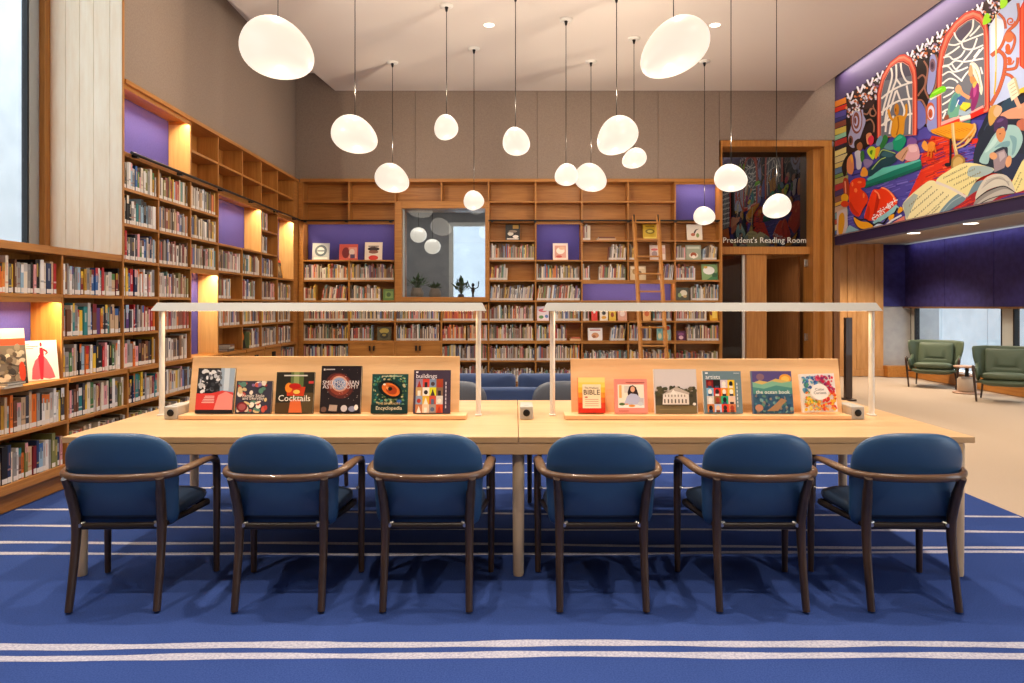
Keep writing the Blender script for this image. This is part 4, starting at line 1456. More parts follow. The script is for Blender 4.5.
# bar lamps standing on the table
for px0, px1, la, lb, lab in ((153, 486, 162, 478.5, 'long pale bar lamp on two thin legs over the left half of the table'), (543, 880, 552.5, 871.5, 'long pale bar lamp on two thin legs over the right half of the table')):
    d = 4.60
    x0, x1 = (px0 - CX) * (d - .025) / F, (px1 - CX) * (d - .025) / F
    t = thing('bar_lamp', lab, 'lamp', ((x0 + x1) / 2, d, ZT))
    m = MB()
    zb_, zt_ = 1.389, 1.440
    m.hull8([(x0, d - .065, zb_), (x1, d - .065, zb_), (x1, d + .065, zb_), (x0, d + .065, zb_)],
            [(x0 + .026, d - .030, zt_), (x1 - .026, d - .030, zt_), (x1 - .026, d + .030, zt_), (x0 + .026, d + .030, zt_)])
    m.build('lamp_hood', M['lamp_bar'], t, world=True, bevel=.002)
    m = MB()
    m.box(x0 + .08, x1 - .08, d - .022, d + .022, zb_ - .0006, zb_ + .0005)
    m.build('led_strip', M['led'], t, world=True)
    for px in (la, lb):
        x = (px - CX) * d / F
        m = MB()
        m.tube([(x, d, ZT + .008), (x, d, zb_ - .001)], .016, .022, n=14, up=(0, 1, 0))
        m.build('lamp_leg', M['white'], t, world=True)
        m = MB()
        m.box(x - .02, x + .02, d - .03, d + .03, ZT + .001, ZT + .009)
        m.build('foot_plate', M['white'], t, world=True, bevel=.002)
    area('bar_lamp_light', ((x0 + x1) / 2, d, zb_ - .012), (0, 0, 0), (x1 - x0) - .2, .05, 4.6, (1.0, 0.70, 0.36))

for px, lab in ((170.5, 'white power socket box at the left end of the left display board'), (526.5, 'white power socket box between the two bar lamps at mid table'), (858, 'white power socket box at the right end of the right display board')):
    d = 4.43
    x = (px - CX) * d / F
    t = thing('socket_box', lab, 'socket', (x, d, ZT))
    m = MB()
    m.box(-.040, .040, 0, .21, .001, .078)
    m.build('casing', M['lamp_bar'], t, bevel=.006)
    m = MB()
    m.lathe([(.0, 0), (.019, 0), (.021, -.003), (.019, -.005), (.0, -.003)], 20)
    m.xform(Matrix.Translation((0, -.0005, .040)) @ Matrix.Rotation(-PI / 2, 4, 'X'))
    m.v = [Vector((p.x, -abs(p.y) if True else p.y, p.z)) for p in m.v]
    m.build('socket_face', M['black'], t)
    m = MB()
    m.box(-.016, .016, .05, .085, .078, .0805)
    m.build('button', M['alu'], t, bevel=.001)

# ================================================================== arm chairs round the table


def half_out(pts):
    return pts + [(-x, y) for x, y in reversed(pts)]


def make_chair(name, label):
    t = thing(name, label, 'chair')
    # back pad: rounded top, curved in plan, reclining
    out = []
    W0, z0, z1, zk = .258, .370, .828, .665
    for i in range(13):
        a = i / 12 * PI / 2
        out.append((W0 * math.cos(a) ** .62, zk + (z1 - zk) * math.sin(a) ** .80))
    out = [(.215, z0), (.238, z0 + .015), (.250, z0 + .05), (.255, .52), (.260, .60)] + out
    out = half_out(out[:-1] + [(0.0001, z1)])

    def warp(u, v, tt_):
        k = (v - .40) / .43
        y = -.155 - .085 * k + .62 * u * u * (1 + .25 * k)
        n = Vector((-1.24 * u, 1, 0)).normalized()
        sw = .012 * math.exp(-((v - .60) / .035) ** 2) if tt_ < 0 else 0
        return Vector((u, y, v)) + n * (tt_ + sw)
    m = MB()
    m.pillow(out, .042, warp, rings=8, p=2.6, front=1)
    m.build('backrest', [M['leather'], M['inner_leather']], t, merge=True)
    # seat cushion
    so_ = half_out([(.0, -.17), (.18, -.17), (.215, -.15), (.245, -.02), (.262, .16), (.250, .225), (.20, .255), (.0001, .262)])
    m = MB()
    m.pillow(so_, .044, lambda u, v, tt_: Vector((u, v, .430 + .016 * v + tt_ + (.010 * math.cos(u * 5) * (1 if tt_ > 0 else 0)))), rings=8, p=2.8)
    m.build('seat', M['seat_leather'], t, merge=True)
    # seat frame
    m = MB()
    loop = [(.195, -.185), (.205, -.10), (.245, .10), (.262, .21), (.0, .235), (-.262, .21), (-.245, .10), (-.205, -.10), (-.195, -.185), (.195, -.185)]
    for (a, b_), (a2, b2) in zip(loop, loop[1:]):
        m.tube([(a, b_, .383 + .02 * (b_ + .19)), (a2, b2, .383 + .02 * (b2 + .19))], .013, .017, n=8)
    m.build('seat_frame', M['frame_dark'], t)
    # arm rail: wraps behind the back and runs to the front legs
    half = [(0, -.288, .628), (.12, -.275, .628), (.20, -.245, .628), (.252, -.195, .630), (.276, -.12, .634), (.283, .0, .634), (.286, .12, .630), (.288, .20, .620), (.289, .245, .596)]
    pts = [(-x, y, z) for x, y, z in reversed(half[1:])] + half
    path = spline(pts, 5)
    n_ = len(path)
    tp = []
    for i in range(n_):
        s_ = abs(i / (n_ - 1) * 2 - 1)
        k = min(1.0, max(0.0, (s_ - .35) / .4))
        tp.append((.95 + .60 * math.sin(min(1, k) * PI * .75), 1.0 - .25 * k))
    m = MB()
    m.tube(path, .0165, .019, n=12, taper=tp)
    m.build('arm_rail', M['walnut_x'], t)
    for s_ in (-1, 1):
        m = MB()
        m.tube(spline([(s_ * .289, .235, .612), (s_ * .2885, .262, .57), (s_ * .287, .270, .50), (s_ * .286, .270, .36), (s_ * .285, .270, .18), (s_ * .285, .270, .006)], 4), .019, .021, n=12, up=(0, 1, 0),
               taper=[1.0] * 12 + [1 - .22 * i / 8 for i in range(9)])
        m.build('leg', M['walnut'], t)
        m = MB()
        m.tube(spline([(s_ * .214, -.252, .625), (s_ * .206, -.225, .55), (s_ * .199, -.198, .45), (s_ * .197, -.190, .38), (s_ * .198, -.202, .25), (s_ * .200, -.250, .006)], 4), .0205, .025, n=12, up=(0, 1, 0),
               taper=[.9] * 4 + [1.05] * 9 + [1 - .2 * i / 7 for i in range(8)])
        m.build('leg', M['walnut'], t)
        m = MB()
        m.tube([(s_ * .185, -.190, .392), (s_ * .160, -.180, .398)], .008, n=8)
        m.tube([(s_ * .176, -.205, .390), (s_ * .176, -.175, .390)], .009, n=8)
        m.build('bracket', M['chrome'], t)
        m = MB()
        m.tube([(s_ * .262, .255, .452), (s_ * .280, .262, .455)], .008, n=8)
        m.build('bracket', M['chrome'], t)
    return t


CY_ = 3.67
near = [(-1.868, 2.0), (-1.100, .8), (-.412, 0.0), (.407, 0.0), (1.148, -.5), (1.856, -1.5)]
ords = ['leftmost blue leather armchair on the near side of the table', 'second blue leather armchair from left on the near side of the table', 'third blue leather armchair from left, left of the middle table leg',
        'fourth blue leather armchair from left, right of the middle table leg', 'fifth blue leather armchair from left on the near side of the table', 'rightmost blue leather armchair on the near side of the table']
ch0 = make_chair('armchair', ords[0])
ch0['group'] = 'blue leather armchairs on the near side of the table'
ch0.location = (near[0][0], CY_, 0.0022)
ch0.rotation_euler = (0, 0, math.radians(near[0][1]))
for (x, a), lab in zip(near[1:], ords[1:]):
    dup(ch0, (x, CY_, 0.0022), math.radians(a), lab, 'blue leather armchairs on the near side of the table')
far = [(-1.87, 'blue armchair across the table, behind the left end of the left display board'), (-1.13, 'blue armchair across the table, behind the left display board'), (-.475, 'blue armchair across the table, seen left of the middle socket box'),
       (.39, 'blue armchair across the table, seen right of the middle socket box'), (1.10, 'blue armchair across the table, behind the right display board'), (1.86, 'blue armchair across the table, behind right end of right display board')]
for x, lab in far:
    dup(ch0, (x, 5.59, 0.0022), PI, lab, 'blue leather armchairs on the far side of the table')

# ================================================================== sofa behind the table
sf = thing('sofa', 'low navy two-seat sofa behind the table, its back towards the near chairs', 'sofa', (.02, 7.5, .0022))
m = MB()
m.box(-1.15, 1.15, -.42, -.30, .08, .635)
m.build('back_frame', M['sofa'], sf, bevel=.03, seg=4)
m = MB()
m.box(-1.15, 1.15, -.30, .42, .08, .28)
m.build('seat_base', M['sofa'], sf, bevel=.02, seg=3)
for a, c in ((-1.0, -.012), (.008, 1.0)):
    m = MB()
    ol = rrect(a, c, .44, .762, .05)
    m.pillow(ol, .075, lambda u, v, tt_: Vector((u, -.255 + .10 * (v - .44) * -1 + tt_, v)), rings=7, p=3.2)
    m.build('back_cushion', M['sofa'], sf, merge=True)
    m = MB()
    ol = rrect(a, c, -.17, .42, .05)
    m.pillow(ol, .08, lambda u, v, tt_: Vector((u, v, .36 + tt_)), rings=7, p=4)
    m.build('seat_cushion', M['sofa'], sf, merge=True)
for a in (-1.15, 1.02):
    m = MB()
    m.box(a, a + .13, -.42, .42, .08, .56)
    m.build('arm', M['sofa'], sf, bevel=.03, seg=4)
for x in (-1.08, 1.08):
    for y in (-.36, .36):
        m = MB()
        m.lathe([(.018, 0), (.026, .09)], 12, (x, y, 0))
        m.build('leg', M['walnut'], sf)

# ================================================================== lounge chairs


def make_lounge(label):
    t = thing('lounge_chair', label, 'armchair')
    # shell: winged back wrapping round
    out = half_out([(.0, .30), (.30, .30), (.38, .36), (.43, .50), (.475, .66), (.49, .80), (.478, .835), (.30, .845), (.0001, .845)])

    def warp(u, v, tt_):
        k = (v - .30) / .55
        w = max(0.0, abs(u) - .27)
        y = -.26 - .16 * k + 2.6 * w * w * (1.0 if w < .13 else 1) + .35 * w
        n = Vector((-math.copysign(.35 + 5.2 * w, u) if w > 0 else 0, 1, .25)).normalized()
        return Vector((u, y, v)) + n * tt_
    m = MB()
    m.pillow(out, .032, warp, rings=7, p=3.5)
    m.build('winged_back', M['green'], t, merge=True)
    ol = rrect(-.305, .305, .40, .80, .05)
    m = MB()

    def warpc(u, v, tt_):
        k = (v - .30) / .55
        dip = -.022 * math.exp(-((v - .515) / .012) ** 2) * (1 if abs(u) < .16 else math.exp(-((abs(u) - .16) / .02) ** 2)) if tt_ > 0 else 0
        return Vector((u, -.185 - .15 * k + tt_ + dip, v))
    m.pillow([(x, y) for x, y in ol], .058, warpc, rings=14, p=3.2)
    m.build('back_cushion', M['green'], t, merge=True)
    ol = half_out([(.0, -.20), (.28, -.20), (.315, -.15), (.335, .18), (.32, .30), (.26, .345), (.0001, .36)])
    m = MB()
    m.pillow(ol, .068, lambda u, v, tt_: Vector((u, v, .385 + .06 * v + tt_)), rings=8, p=3)
    m.build('seat_cushion', M['green'], t, merge=True)
    ol = half_out([(.0, -.30), (.30, -.30), (.37, -.20), (.40, .10), (.37, .30), (.28, .36), (.0001, .37)])
    m = MB()
    m.pillow(ol, .055, lambda u, v, tt_: Vector((u * (1 - .12 * (tt_ < 0)), v, .285 + .05 * v + tt_ + (.10 * max(0, abs(u) - .30)))), rings=8, p=3)
    m.build('seat_shell', M['green'], t, merge=True)
    for s_ in (-1, 1):
        m = MB()
        ol2 = [(-.30, .30), (.20, .32), (.285, .40), (.295, .48), (.25, .52), (.05, .51), (-.30, .60)]
        m.pillow(ol2, .032, lambda u, v, tt_: Vector((s_ * (.385 + .10 * (v - .30)) + tt_, u, v)), rings=5, p=3)
        m.build('side_wing', M['green'], t, merge=True)
        m = MB()
        m.tube(spline([(s_ * .40, .335, .006), (s_ * .425, .325, .25), (s_ * .445, .315, .45), (s_ * .452, .30, .515), (s_ * .452, .265, .545), (s_ * .448, .225, .525), (s_ * .446, .225, .49), (s_ * .447, .255, .475)], 5), .016, .022, n=10, up=(1, 0, 0),
               taper=[.7 + .3 * min(1, i / 10) for i in range(36)])
        m.build('leg', M['walnut'], t)
        m = MB()
        m.tube([(s_ * .36, -.35, .006), (s_ * .33, -.26, .27)], .014, .018, n=10, up=(1, 0, 0), taper=[.75, 1.1])
        m.build('leg', M['walnut'], t)
        m = MB()
        m.tube([(s_ * .33, -.28, .262), (s_ * .43, .32, .30)], .012, .016, n=8)
        m.build('rail', M['walnut'], t)
    return t


lc = make_lounge('sage green winged lounge chair, left of the small round side table in the lounge')
lc['group'] = 'green lounge chairs'
lc.location = (7.42, 13.1, -.0115)
lc.rotation_euler = (0, 0, math.radians(180 - 36))
lc.scale = (.9, .9, .97)
dup(lc, (7.36, 11.1, -.0115), math.radians(180 - 34), 'sage green winged lounge chair, right of the small round side table in the lounge', 'green lounge chairs')
st_ = thing('side_table', 'small round blush-topped side table between the two green lounge chairs', 'table', (7.42, 12.15, -.0115))
m = MB()
m.lathe([(.0, .425), (.185, .425), (.195, .435), (.195, .45), (.0, .452)], 32)
m.build('tabletop', M['top_pink'], st_)
m = MB()
m.lathe([(.035, .27), (.03, .30), (.03, .424)], 20)
m.build('stem', M['black'], st_)
m = MB()
m.lathe([(.115, .028), (.14, .05), (.14, .23), (.115, .262), (.05, .272)], 28)
m.build('drum', M['ceramic'], st_)
m = MB()
m.lathe([(.20, .0), (.21, .008), (.20, .024), (.05, .028)], 32)
m.build('base_plate', M['top_pink'], st_)

# ================================================================== pendant globes
PEND = [  # px, py, depth, width px, height px, tilt deg, label
    (278, 49, 6.95, 74, 62, 22, 'largest opal pendant globe, upper left, tilted down to the right'),
    (673.5, 48, 7.30, 70, 61, -34, 'largest opal pendant globe at the top right, tilted down to the left'),
    (355, 135, 7.60, 47, 39, 22, 'mid-sized opal pendant in front of the left ceiling corner'),
    (392.5, 178.5, 10.52, 35, 30, 24, 'mid-sized opal pendant before the left end of the back bookcase top'),
    (446.5, 127.5, 8.53, 24.5, 26, 10, 'small roundish opal pendant hanging alone above the inner window'),
    (474, 200.5, 9.95, 21, 20, 8, 'small opal pendant hanging lowest in front of the inner window'),
    (515.5, 142, 8.25, 28, 29, -30, 'small opal pendant just left of the room centre, high'),
    (566, 175, 8.95, 24, 23, -20, 'small opal pendant touching a bigger one in view, above middle shelves'),
    (591, 178, 10.48, 33, 29, 24, 'mid-sized opal pendant right of a small one above the middle shelves'),
    (616.5, 136, 8.28, 42, 40, -38, 'mid-sized opal pendant, high, right of the room centre'),
    (634, 158.5, 9.58, 25, 21, -22, 'small opal pendant just below a mid-sized one right of centre'),
    (704.5, 216, 10.48, 22, 19, 10, 'small opal pendant before the upper right purple niche'),
    (731, 178.5, 7.2, 33, 28, 16, 'opal pendant before the left edge of the lettered glass panel'),
    (776.5, 206.5, 8.2, 28, 25, -24, 'opal pendant in front of the lettered glass panel'),
]
for (px, py, d, wpx, hpx, tilt, lab) in PEND:
    c = P(px, py, d)
    rx, rz = wpx * d / F / 2, hpx * d / F / 2
    t = thing('pendant_lamp', lab, 'lamp', (c.x, c.y, ZC), 0, 'opal pendant globes')
    m = MB()
    N, K = 36, 22
    vs, fs = [], []
    # pebble: flattened below one side, fuller on the other
    ca, sa = math.cos(math.radians(tilt)) ** 2, math.sin(math.radians(tilt)) ** 2
    el = max(.6 * rx, (max(0, rx * rx * ca - rz * rz * sa) / (ca - sa)) ** .5) * .975
    es = max(.72 * rz, (max(0, rz * rz * ca - rx * rx * sa) / (ca - sa)) ** .5) * .975
    for i in range(K + 1):
        th = PI * i / K
        for j in range(N):
            ph = 2 * PI * j / N
            x, y, z = math.sin(th) * math.cos(ph), math.sin(th) * math.sin(ph), math.cos(th)
            f = 1 + .07 * x * (1 if z > 0 else .2) - .05 * x * z
            q = Vector((x * el * (1 - .06 * z) * 1.0, y * (max(el, es) * .96), z * es * (1 - .16 * x)))
            vs.append(q)
    for i in range(K):
        for j in range(N):
            fs.append((i * N + j, (i + 1) * N + j, (i + 1) * N + (j + 1) % N, i * N + (j + 1) % N))
    m.add(vs, fs, smooth=True)
    sgn = 1 if tilt >= 0 else -1
    if sgn < 0:
        m.v = [Vector((-p.x, p.y, p.z)) for p in m.v]
        m.f = [f[::-1] for f in m.f]
    m.xform(Matrix.Translation((0, 0, c.z - ZC)) @ Matrix.Rotation(math.radians(tilt), 4, 'Y'))
    m.build('globe', M['globe'], t, merge=True)
    zt_ = c.z - ZC + rz * .93
    m = MB()
    m.tube([(0, 0, zt_), (0, 0, -.02)], .0042, n=8)
    m.build('cord', M['cord'], t)
    m = MB()
    m.lathe([(.012, -.075), (.016, -.05), (.022, -.03), (.018, -.022)], 16)
    m.build('cord_grip', M['black'], t)
    m = MB()
    m.lathe([(.02, -.024), (.075, -.022), (.08, -.004), (.08, -.001)], 24)
    m.build('ceiling_canopy', M['white'], t)
    for zz, e in ((rz + .25, 13.0), (-rz * 1.08 - .22, 8.0)):
        l = bpy.data.lights.new('pendant_light', 'POINT')
        l.energy = e * (wpx * d / F / .35)
        l.shadow_soft_size = 0.0
        l.color = (1.0, .84, .66)
        lo = bpy.data.objects.new('pendant_light', l)
        COL.objects.link(lo)
        lo.location = (c.x + .02, c.y - .02, c.z + zz)
        lo['kind'] = 'structure'
# two lamps of the small room behind the inner window
for px, py, d, r, lab in ((418.5, 235, 13.9, .155, 'white globe lamp, upper one of two hanging in the room behind the inner window'), (432.5, 246.5, 13.6, .15, 'white globe lamp, lower one of two hanging in the room behind the inner window')):
    c = P(px, py, d)
    t = thing('pendant_lamp', lab, 'lamp', (c.x, c.y, 3.5))
    m = MB()
    m.lathe([(r * math.sin(PI * i / 14) + 1e-5, r * .92 * -math.cos(PI * i / 14) + c.z - 3.5) for i in range(15)], 24)
    m.build('globe', M['globe'], t)
    m = MB()
    m.tube([(0, 0, c.z - 3.5 + r * .9), (0, 0, 0)], .004, n=6)
    m.build('cord', M['black'], t)

# downlights in the slab
for x in (-2.6, -.32, 2.47):
    for y in (9.14, 6.5, 3.9, 1.3):
        if x == -2.6 and y > 5:
            continue
        t = tag(MB().lathe([(.0, -.004), (.060, -.004), (.063, -.001)], 24).build('downlight', M['downlight']),
                '', None)
        t.location = (x, y, ZC)
        seen = y > 9
        tag(t, ('round recessed downlight left of the highest small pendants' if x < 0 else 'round recessed downlight right of the largest right pendant') if seen else 'round recessed downlight in the ceiling slab nearer the camera', 'downlight', 'recessed downlights')
        l = bpy.data.lights.new('downlight_lamp', 'SPOT')
        l.energy = 300 if y > 4 else 380
        l.spot_size = math.radians(105)
        l.spot_blend = .8
        l.shadow_soft_size = .09
        l.color = (1.0, .86, .70)
        lo = bpy.data.objects.new('downlight_lamp', l)
        COL.objects.link(lo)
        lo.location = (x, y, ZC - .03)
        lo['kind'] = 'structure'
for x, y, lab in ((6.95, 12.9, 'round downlight over the left green lounge chair'), (7.02, 11.4, 'round downlight over the right green lounge chair')):
    t = MB().lathe([(.0, -.004), (.10, -.004), (.104, -.001)], 24).build('downlight', M['downlight'])
    t.location = (x, y, 2.69)
    tag(t, lab, 'downlight', 'lounge downlights')
    l = bpy.data.lights.new('lounge_lamp', 'SPOT')
    l.energy = 110
    l.spot_size = math.radians(100)
    l.spot_blend = .7
    l.shadow_soft_size = .1
    l.color = (1.0, .84, .66)
    lo = bpy.data.objects.new('lounge_lamp', l)
    COL.objects.link(lo)
    lo.location = (x, y, 2.66)
for y in (13.6, 9.0, 7.0):  # unseen spots with no fixture, the far one raised to brighten the panelled wall
    l = bpy.data.lights.new('lounge_lamp', 'SPOT')
    l.energy = 330 if y > 13 else 170
    l.spot_size = math.radians(130)
    l.spot_blend = .7
    l.color = (1.0, .82, .60)
    lo = bpy.data.objects.new('lounge_lamp', l)
    COL.objects.link(lo)
    lo.location = (6.5, y, 2.66)
# spots added out of view in the slab to brighten the mural
for y in (9.4, 7.4, 5.4):
    t = MB().lathe([(.0, -.004), (.06, -.004), (.064, -.001)], 24).build('downlight', M['downlight'])
    if y > 8.6:
        bpy.data.objects.remove(t)
        continue
    t.location = (3.7, y, ZC)
    tag(t, 'small round wall-washer downlight in the ceiling slab facing the mural', 'downlight', 'mural wall washers')
    for yy in (y + 2.6, y + .9):
        l = bpy.data.lights.new('mural_washer', 'SPOT')
        l.energy = 130
        l.spot_size = math.radians(70)
        l.spot_blend = .9
        l.shadow_soft_size = .05
        l.color = (1.0, .92, .82)
        lo = bpy.data.objects.new('mural_washer', l)
        COL.objects.link(lo)
        lo.location = (3.7, y, ZC - .03)
        lo.rotation_euler = (Vector((XM, yy, 3.35)) - lo.location).to_track_quat('-Z', 'Y').to_euler()
        lo['kind'] = 'structure'
# cove lights: above the slab edges and along the purple wall
area('cove_light', (5.02, 8.2, 5.12), (0, math.radians(-14), 0), .05, 7.0, 45, (1, .88, .72))
area('cove_light', (7.80, 9.0, 2.66), (0, math.radians(-12), 0), .03, 11.5, 16, (.72, .66, 1.0))

# ================================================================== mural
class Mural:
    """painted board on the mural wall; points given as seen in the picture are carried onto the wall plane"""

    def __init__(s):
        s.b = MB()
        s.e = 0.0

    def m(s, px, py):
        q = XM / (px - CX)
        return (F * q, H + (CY - py) * q)

    def clip(s, yz):
        """trim a patch to the painted board"""
        for ax, lim, sg in ((0, Y1c, 1), (0, Y0, -1), (1, Z0, -1), (1, 5.08, 1)):
            out = []
            for i, p in enumerate(yz):
                q = yz[i - 1]
                a, b = (lim - q[ax]) * sg >= 0, (lim - p[ax]) * sg >= 0
                if a != b:
                    t = (lim - q[ax]) / (p[ax] - q[ax])
                    out.append((q[0] + (p[0] - q[0]) * t, q[1] + (p[1] - q[1]) * t))
                if b:
                    out.append(p)
            yz = out
            if len(yz) < 3:
                return []
        return yz

    def pl(s, col, yz):
        s.e += .000014
        yz = s.clip(list(yz))
        if yz:
            s.b.poly([(XM - s.e, y, z) for y, z in yz], hx(col))

    def poly(s, col, pts):
        s.pl(col, [s.m(*p) for p in pts])

    def line(s, col, pts, w, n=5, smooth=True):
        """stroke of width w (picture px)"""
        q = spline([Vector((p[0], p[1], 0)) for p in pts], n) if smooth and len(pts) > 2 else [Vector((p[0], p[1], 0)) for p in pts]
        L, Rr = [], []
        for i, p in enumerate(q):
            t = (q[min(i + 1, len(q) - 1)] - q[max(i - 1, 0)]).normalized()
            nn = Vector((-t.y, t.x, 0)) * (w / 2)
            L.append(p + nn)
            Rr.append(p - nn)
        s.e += .000014
        L, Rr = [s.m(p.x, p.y) for p in L], [s.m(p.x, p.y) for p in Rr]
        for i in range(len(q) - 1):
            f = s.clip([L[i], L[i + 1], Rr[i + 1], Rr[i]])
            if f:
                s.b.poly([(XM - s.e, y, z) for y, z in f], hx(col))

    def oval(s, col, cx, cy, rx, ry, rot=0, n=20):
        s.poly(col, [(cx + rx * math.cos(2 * PI * i / n) * math.cos(rot) - ry * math.sin(2 * PI * i / n) * math.sin(rot), cy + rx * math.cos(2 * PI * i / n) * math.sin(rot) + ry * math.sin(2 * PI * i / n) * math.cos(rot)) for i in range(n)])

    def swirl(s, col, cx, cy, r, w, turns=1.6, a0=0.0, sg=1):
        pts = [(cx + r * (1 - .8 * i / 14) * math.cos(a0 + sg * turns * 2 * PI * i / 14), cy + r * (1 - .8 * i / 14) * math.sin(a0 + sg * turns * 2 * PI * i / 14)) for i in range(15)]
        s.line(col, pts, w, 3)


Y0, Y1 = 4.0, 11.935                                # extent along the wall
Z0, Y1c = 2.545, 11.93
mu = Mural()
mu.b.box(XM, XM + .03, Y0, Y1, 2.40, 5.10, col=hx('#2b1d40'))
rr = random.Random(5)
Z0, Z1 = 2.545, 4.70                                # painted area
mu.pl('#3b2f7a', [(Y0, Z0), (Y1, Z0), (Y1, Z1), (Y0, Z1)])
# top band: plain violet
mu.pl('#54456e', [(Y0, 4.70), (Y1, 4.70), (Y1, 5.08), (Y0, 5.08)])
# dark upper background behind the scrolls
mu.pl('#33201f', [(Y0, 3.55), (11.6, 3.55), (11.6, 4.70), (Y0, 4.70)])
def fr(ox, oy, k):
    return lambda pts: [(ox + a / k, oy + b / k) for a, b in pts]


fA, fB, fC, fD, fE, fF, fG = fr(830, 80, 9.757), fr(870, 50, 9.757), fr(930, 0, 9.757), fr(920, 60, 8.54), fr(835, 130, 11.38), fr(835, 175, 9.757), fr(900, 130, 7.185)


def blob(col, pts):
    """smooth closed patch of paint"""
    n = len(pts)
    q = []
    for i in range(n):
        p0, p1, p2, p3 = (Vector(pts[(i + j - 1) % n]) for j in range(4))
        for k in range(4):
            t = k / 4
            v = 0.5 * (2 * p1 + (p2 - p0) * t + (2 * p0 - 5 * p1 + 4 * p2 - p3) * t * t + (3 * p1 - p0 - 3 * p2 + p3) * t ** 3)
            q.append((v.x, v.y))
    mu.poly(col, q)


# violet floor with streaks
mu.poly('#5048a0', [(834, 160), (935, 120), (1024, 120), (1200, 150), (1400, 330), (1024, 205), (834, 240)])
for i in range(150):
    px, py = rr.uniform(835, 935), rr.uniform(165, 238)
    mu.line(rr.choice(['#2a2468', '#7068c0', '#3a3290', '#6258b4', '#8078c8']), [(px, py), (px + 11, py - rr.uniform(2, 5))], rr.uniform(.7, 1.5), smooth=False)
# red rug
mu.poly('#d8321a', fG([(50, 500), (160, 270), (150, 200), (230, 40), (370, 60), (560, 60), (891, 100), (1500, 200), (1500, 900), (560, 700), (300, 420)]))
for i in range(120):
    px, py = rr.uniform(905, 952), rr.uniform(138, 195)
    if px - 905 < (195 - py) * -.6 + 12:
        continue
    mu.line(rr.choice(['#a02418', '#f0603a', '#7a1f3a', '#e84a20', '#5a2a70']), [(px, py), (px + 9, py - rr.uniform(2, 4))], rr.uniform(.6, 1.3), smooth=False)
mu.poly('#5e54ac', fG([(385, 100), (450, 80), (540, 110), (545, 235), (400, 260)]))
for i in range(40):
    px, py = rr.uniform(954, 974), rr.uniform(142, 164)
    mu.line(rr.choice(['#3a3290', '#8478c8', '#a03048', '#2a2468']), [(px, py), (px + 8, py - 2)], 1.0, smooth=False)
# stack of giant books at the far edge
py = 99.0
for i, q in enumerate(['#e8862e', '#d8331f', '#5a4fa0', '#3a3a80', '#8a4a3a', '#d8c35a', '#8fc8a8', '#b5302a', '#2a2430', '#e8d88a', '#d8c890', '#d8c070', '#5a7aa0', '#7a9a4a', '#a8a060', '#a83038', '#4a3a6a', '#8a5a4a', '#e0b04a', '#c9a890', '#6f98a0', '#c9502e', '#e8d8a0', '#4f6fa8', '#c9a850']):
    hh = (6.5, 5, 6, 4, 6)[i % 5]
    mu.poly(q, [(835.2, py + 2.5), (846.5 + i % 3, py - 2), (846.5 + i % 3, py + hh - 2.2), (835.2, py + hh + 2.4)])
    mu.line('#2a2028', [(835.2, py + hh + 2.2), (846.5 + i % 3, py + hh - 2.3)], .5, smooth=False)
    py += hh + .1
# left scroll panel
blob('#1c1312', fA([(168, 240), (240, 190), (330, 180), (400, 110), (480, 130), (470, 470), (380, 420), (200, 600), (165, 560)]))
blob('#a9a8cc', fA([(215, 240), (310, 230), (330, 340), (352, 400), (320, 500), (290, 580), (240, 660), (195, 640), (180, 560), (210, 440)]))
for c, ox, oy, a, b in (('#8a4a38', 262, 385, 58, 140), ('#bcbbdc', 265, 390, 45, 112), ('#8a4a38', 260, 395, 32, 82), ('#bcbbdc', 256, 400, 19, 50), ('#7a3a2a', 250, 396, 11, 32), ('#8a5040', 205, 590, 24, 48), ('#3a2420', 203, 590, 12, 30)):
    q = fA([(ox, oy)])[0]
    mu.oval(c, q[0], q[1], a / 9.757, b / 9.757)
for pts in ([(360, 130), (405, 140), (412, 240), (370, 330), (330, 325)], [(480, 130), (430, 180), (425, 260), (452, 320), (430, 352), (398, 340), (395, 300), (418, 275)], [(355, 400), (400, 385), (432, 440), (430, 510)]):
    mu.line('#a5725a', fA(pts), 1.5)
blob('#7fd81a', fA([(232, 150), (268, 115), (332, 125), (352, 180), (318, 208), (235, 208)]))
blob('#5aa812', fA([(275, 120), (332, 125), (352, 180), (290, 200)]))
mu.poly('#efe2a8', fA([(235, 213), (330, 203), (300, 232), (240, 232)]))
# flower chain along the top
mu.poly('#3a2626', [(846, 97), (1006, -13), (1010, 14), (990, 24), (974, 12), (950, 30), (940, 56), (918, 76), (899, 60), (884, 84), (872, 108), (848, 112)])
for i in range(520):
    px = rr.uniform(846, 1008)
    k = (px - 846) / 162
    py = (98 - 110 * k) + rr.uniform(1, 21 + 6 * k)
    c = rr.choice(['#e6e2f0', '#d2cee6', '#f4f0ee', '#c9683a', '#a8552e', '#e08a58', '#2a1c22', '#8a6a8a'])
    mu.oval(c, px, py, rr.uniform(.8, 2.0), rr.uniform(.7, 1.5), rr.uniform(0, 3), 8)
for k in range(16):
    px = 850 + k * 10
    py = 100 - (px - 846) * .685
    mu.line('#efe9f4', [(px - 2, py - 4), (px + 1, py + 2), (px + 4, py - 6)], 1.9)
    mu.line('#e8e2f0', [(px + 2, py + 7), (px + 5, py + 3), (px + 8, py + 9)], 1.7)
    mu.oval('#c9703f', px + 6, py + 4, 1.5, 1.3, 0, 8)
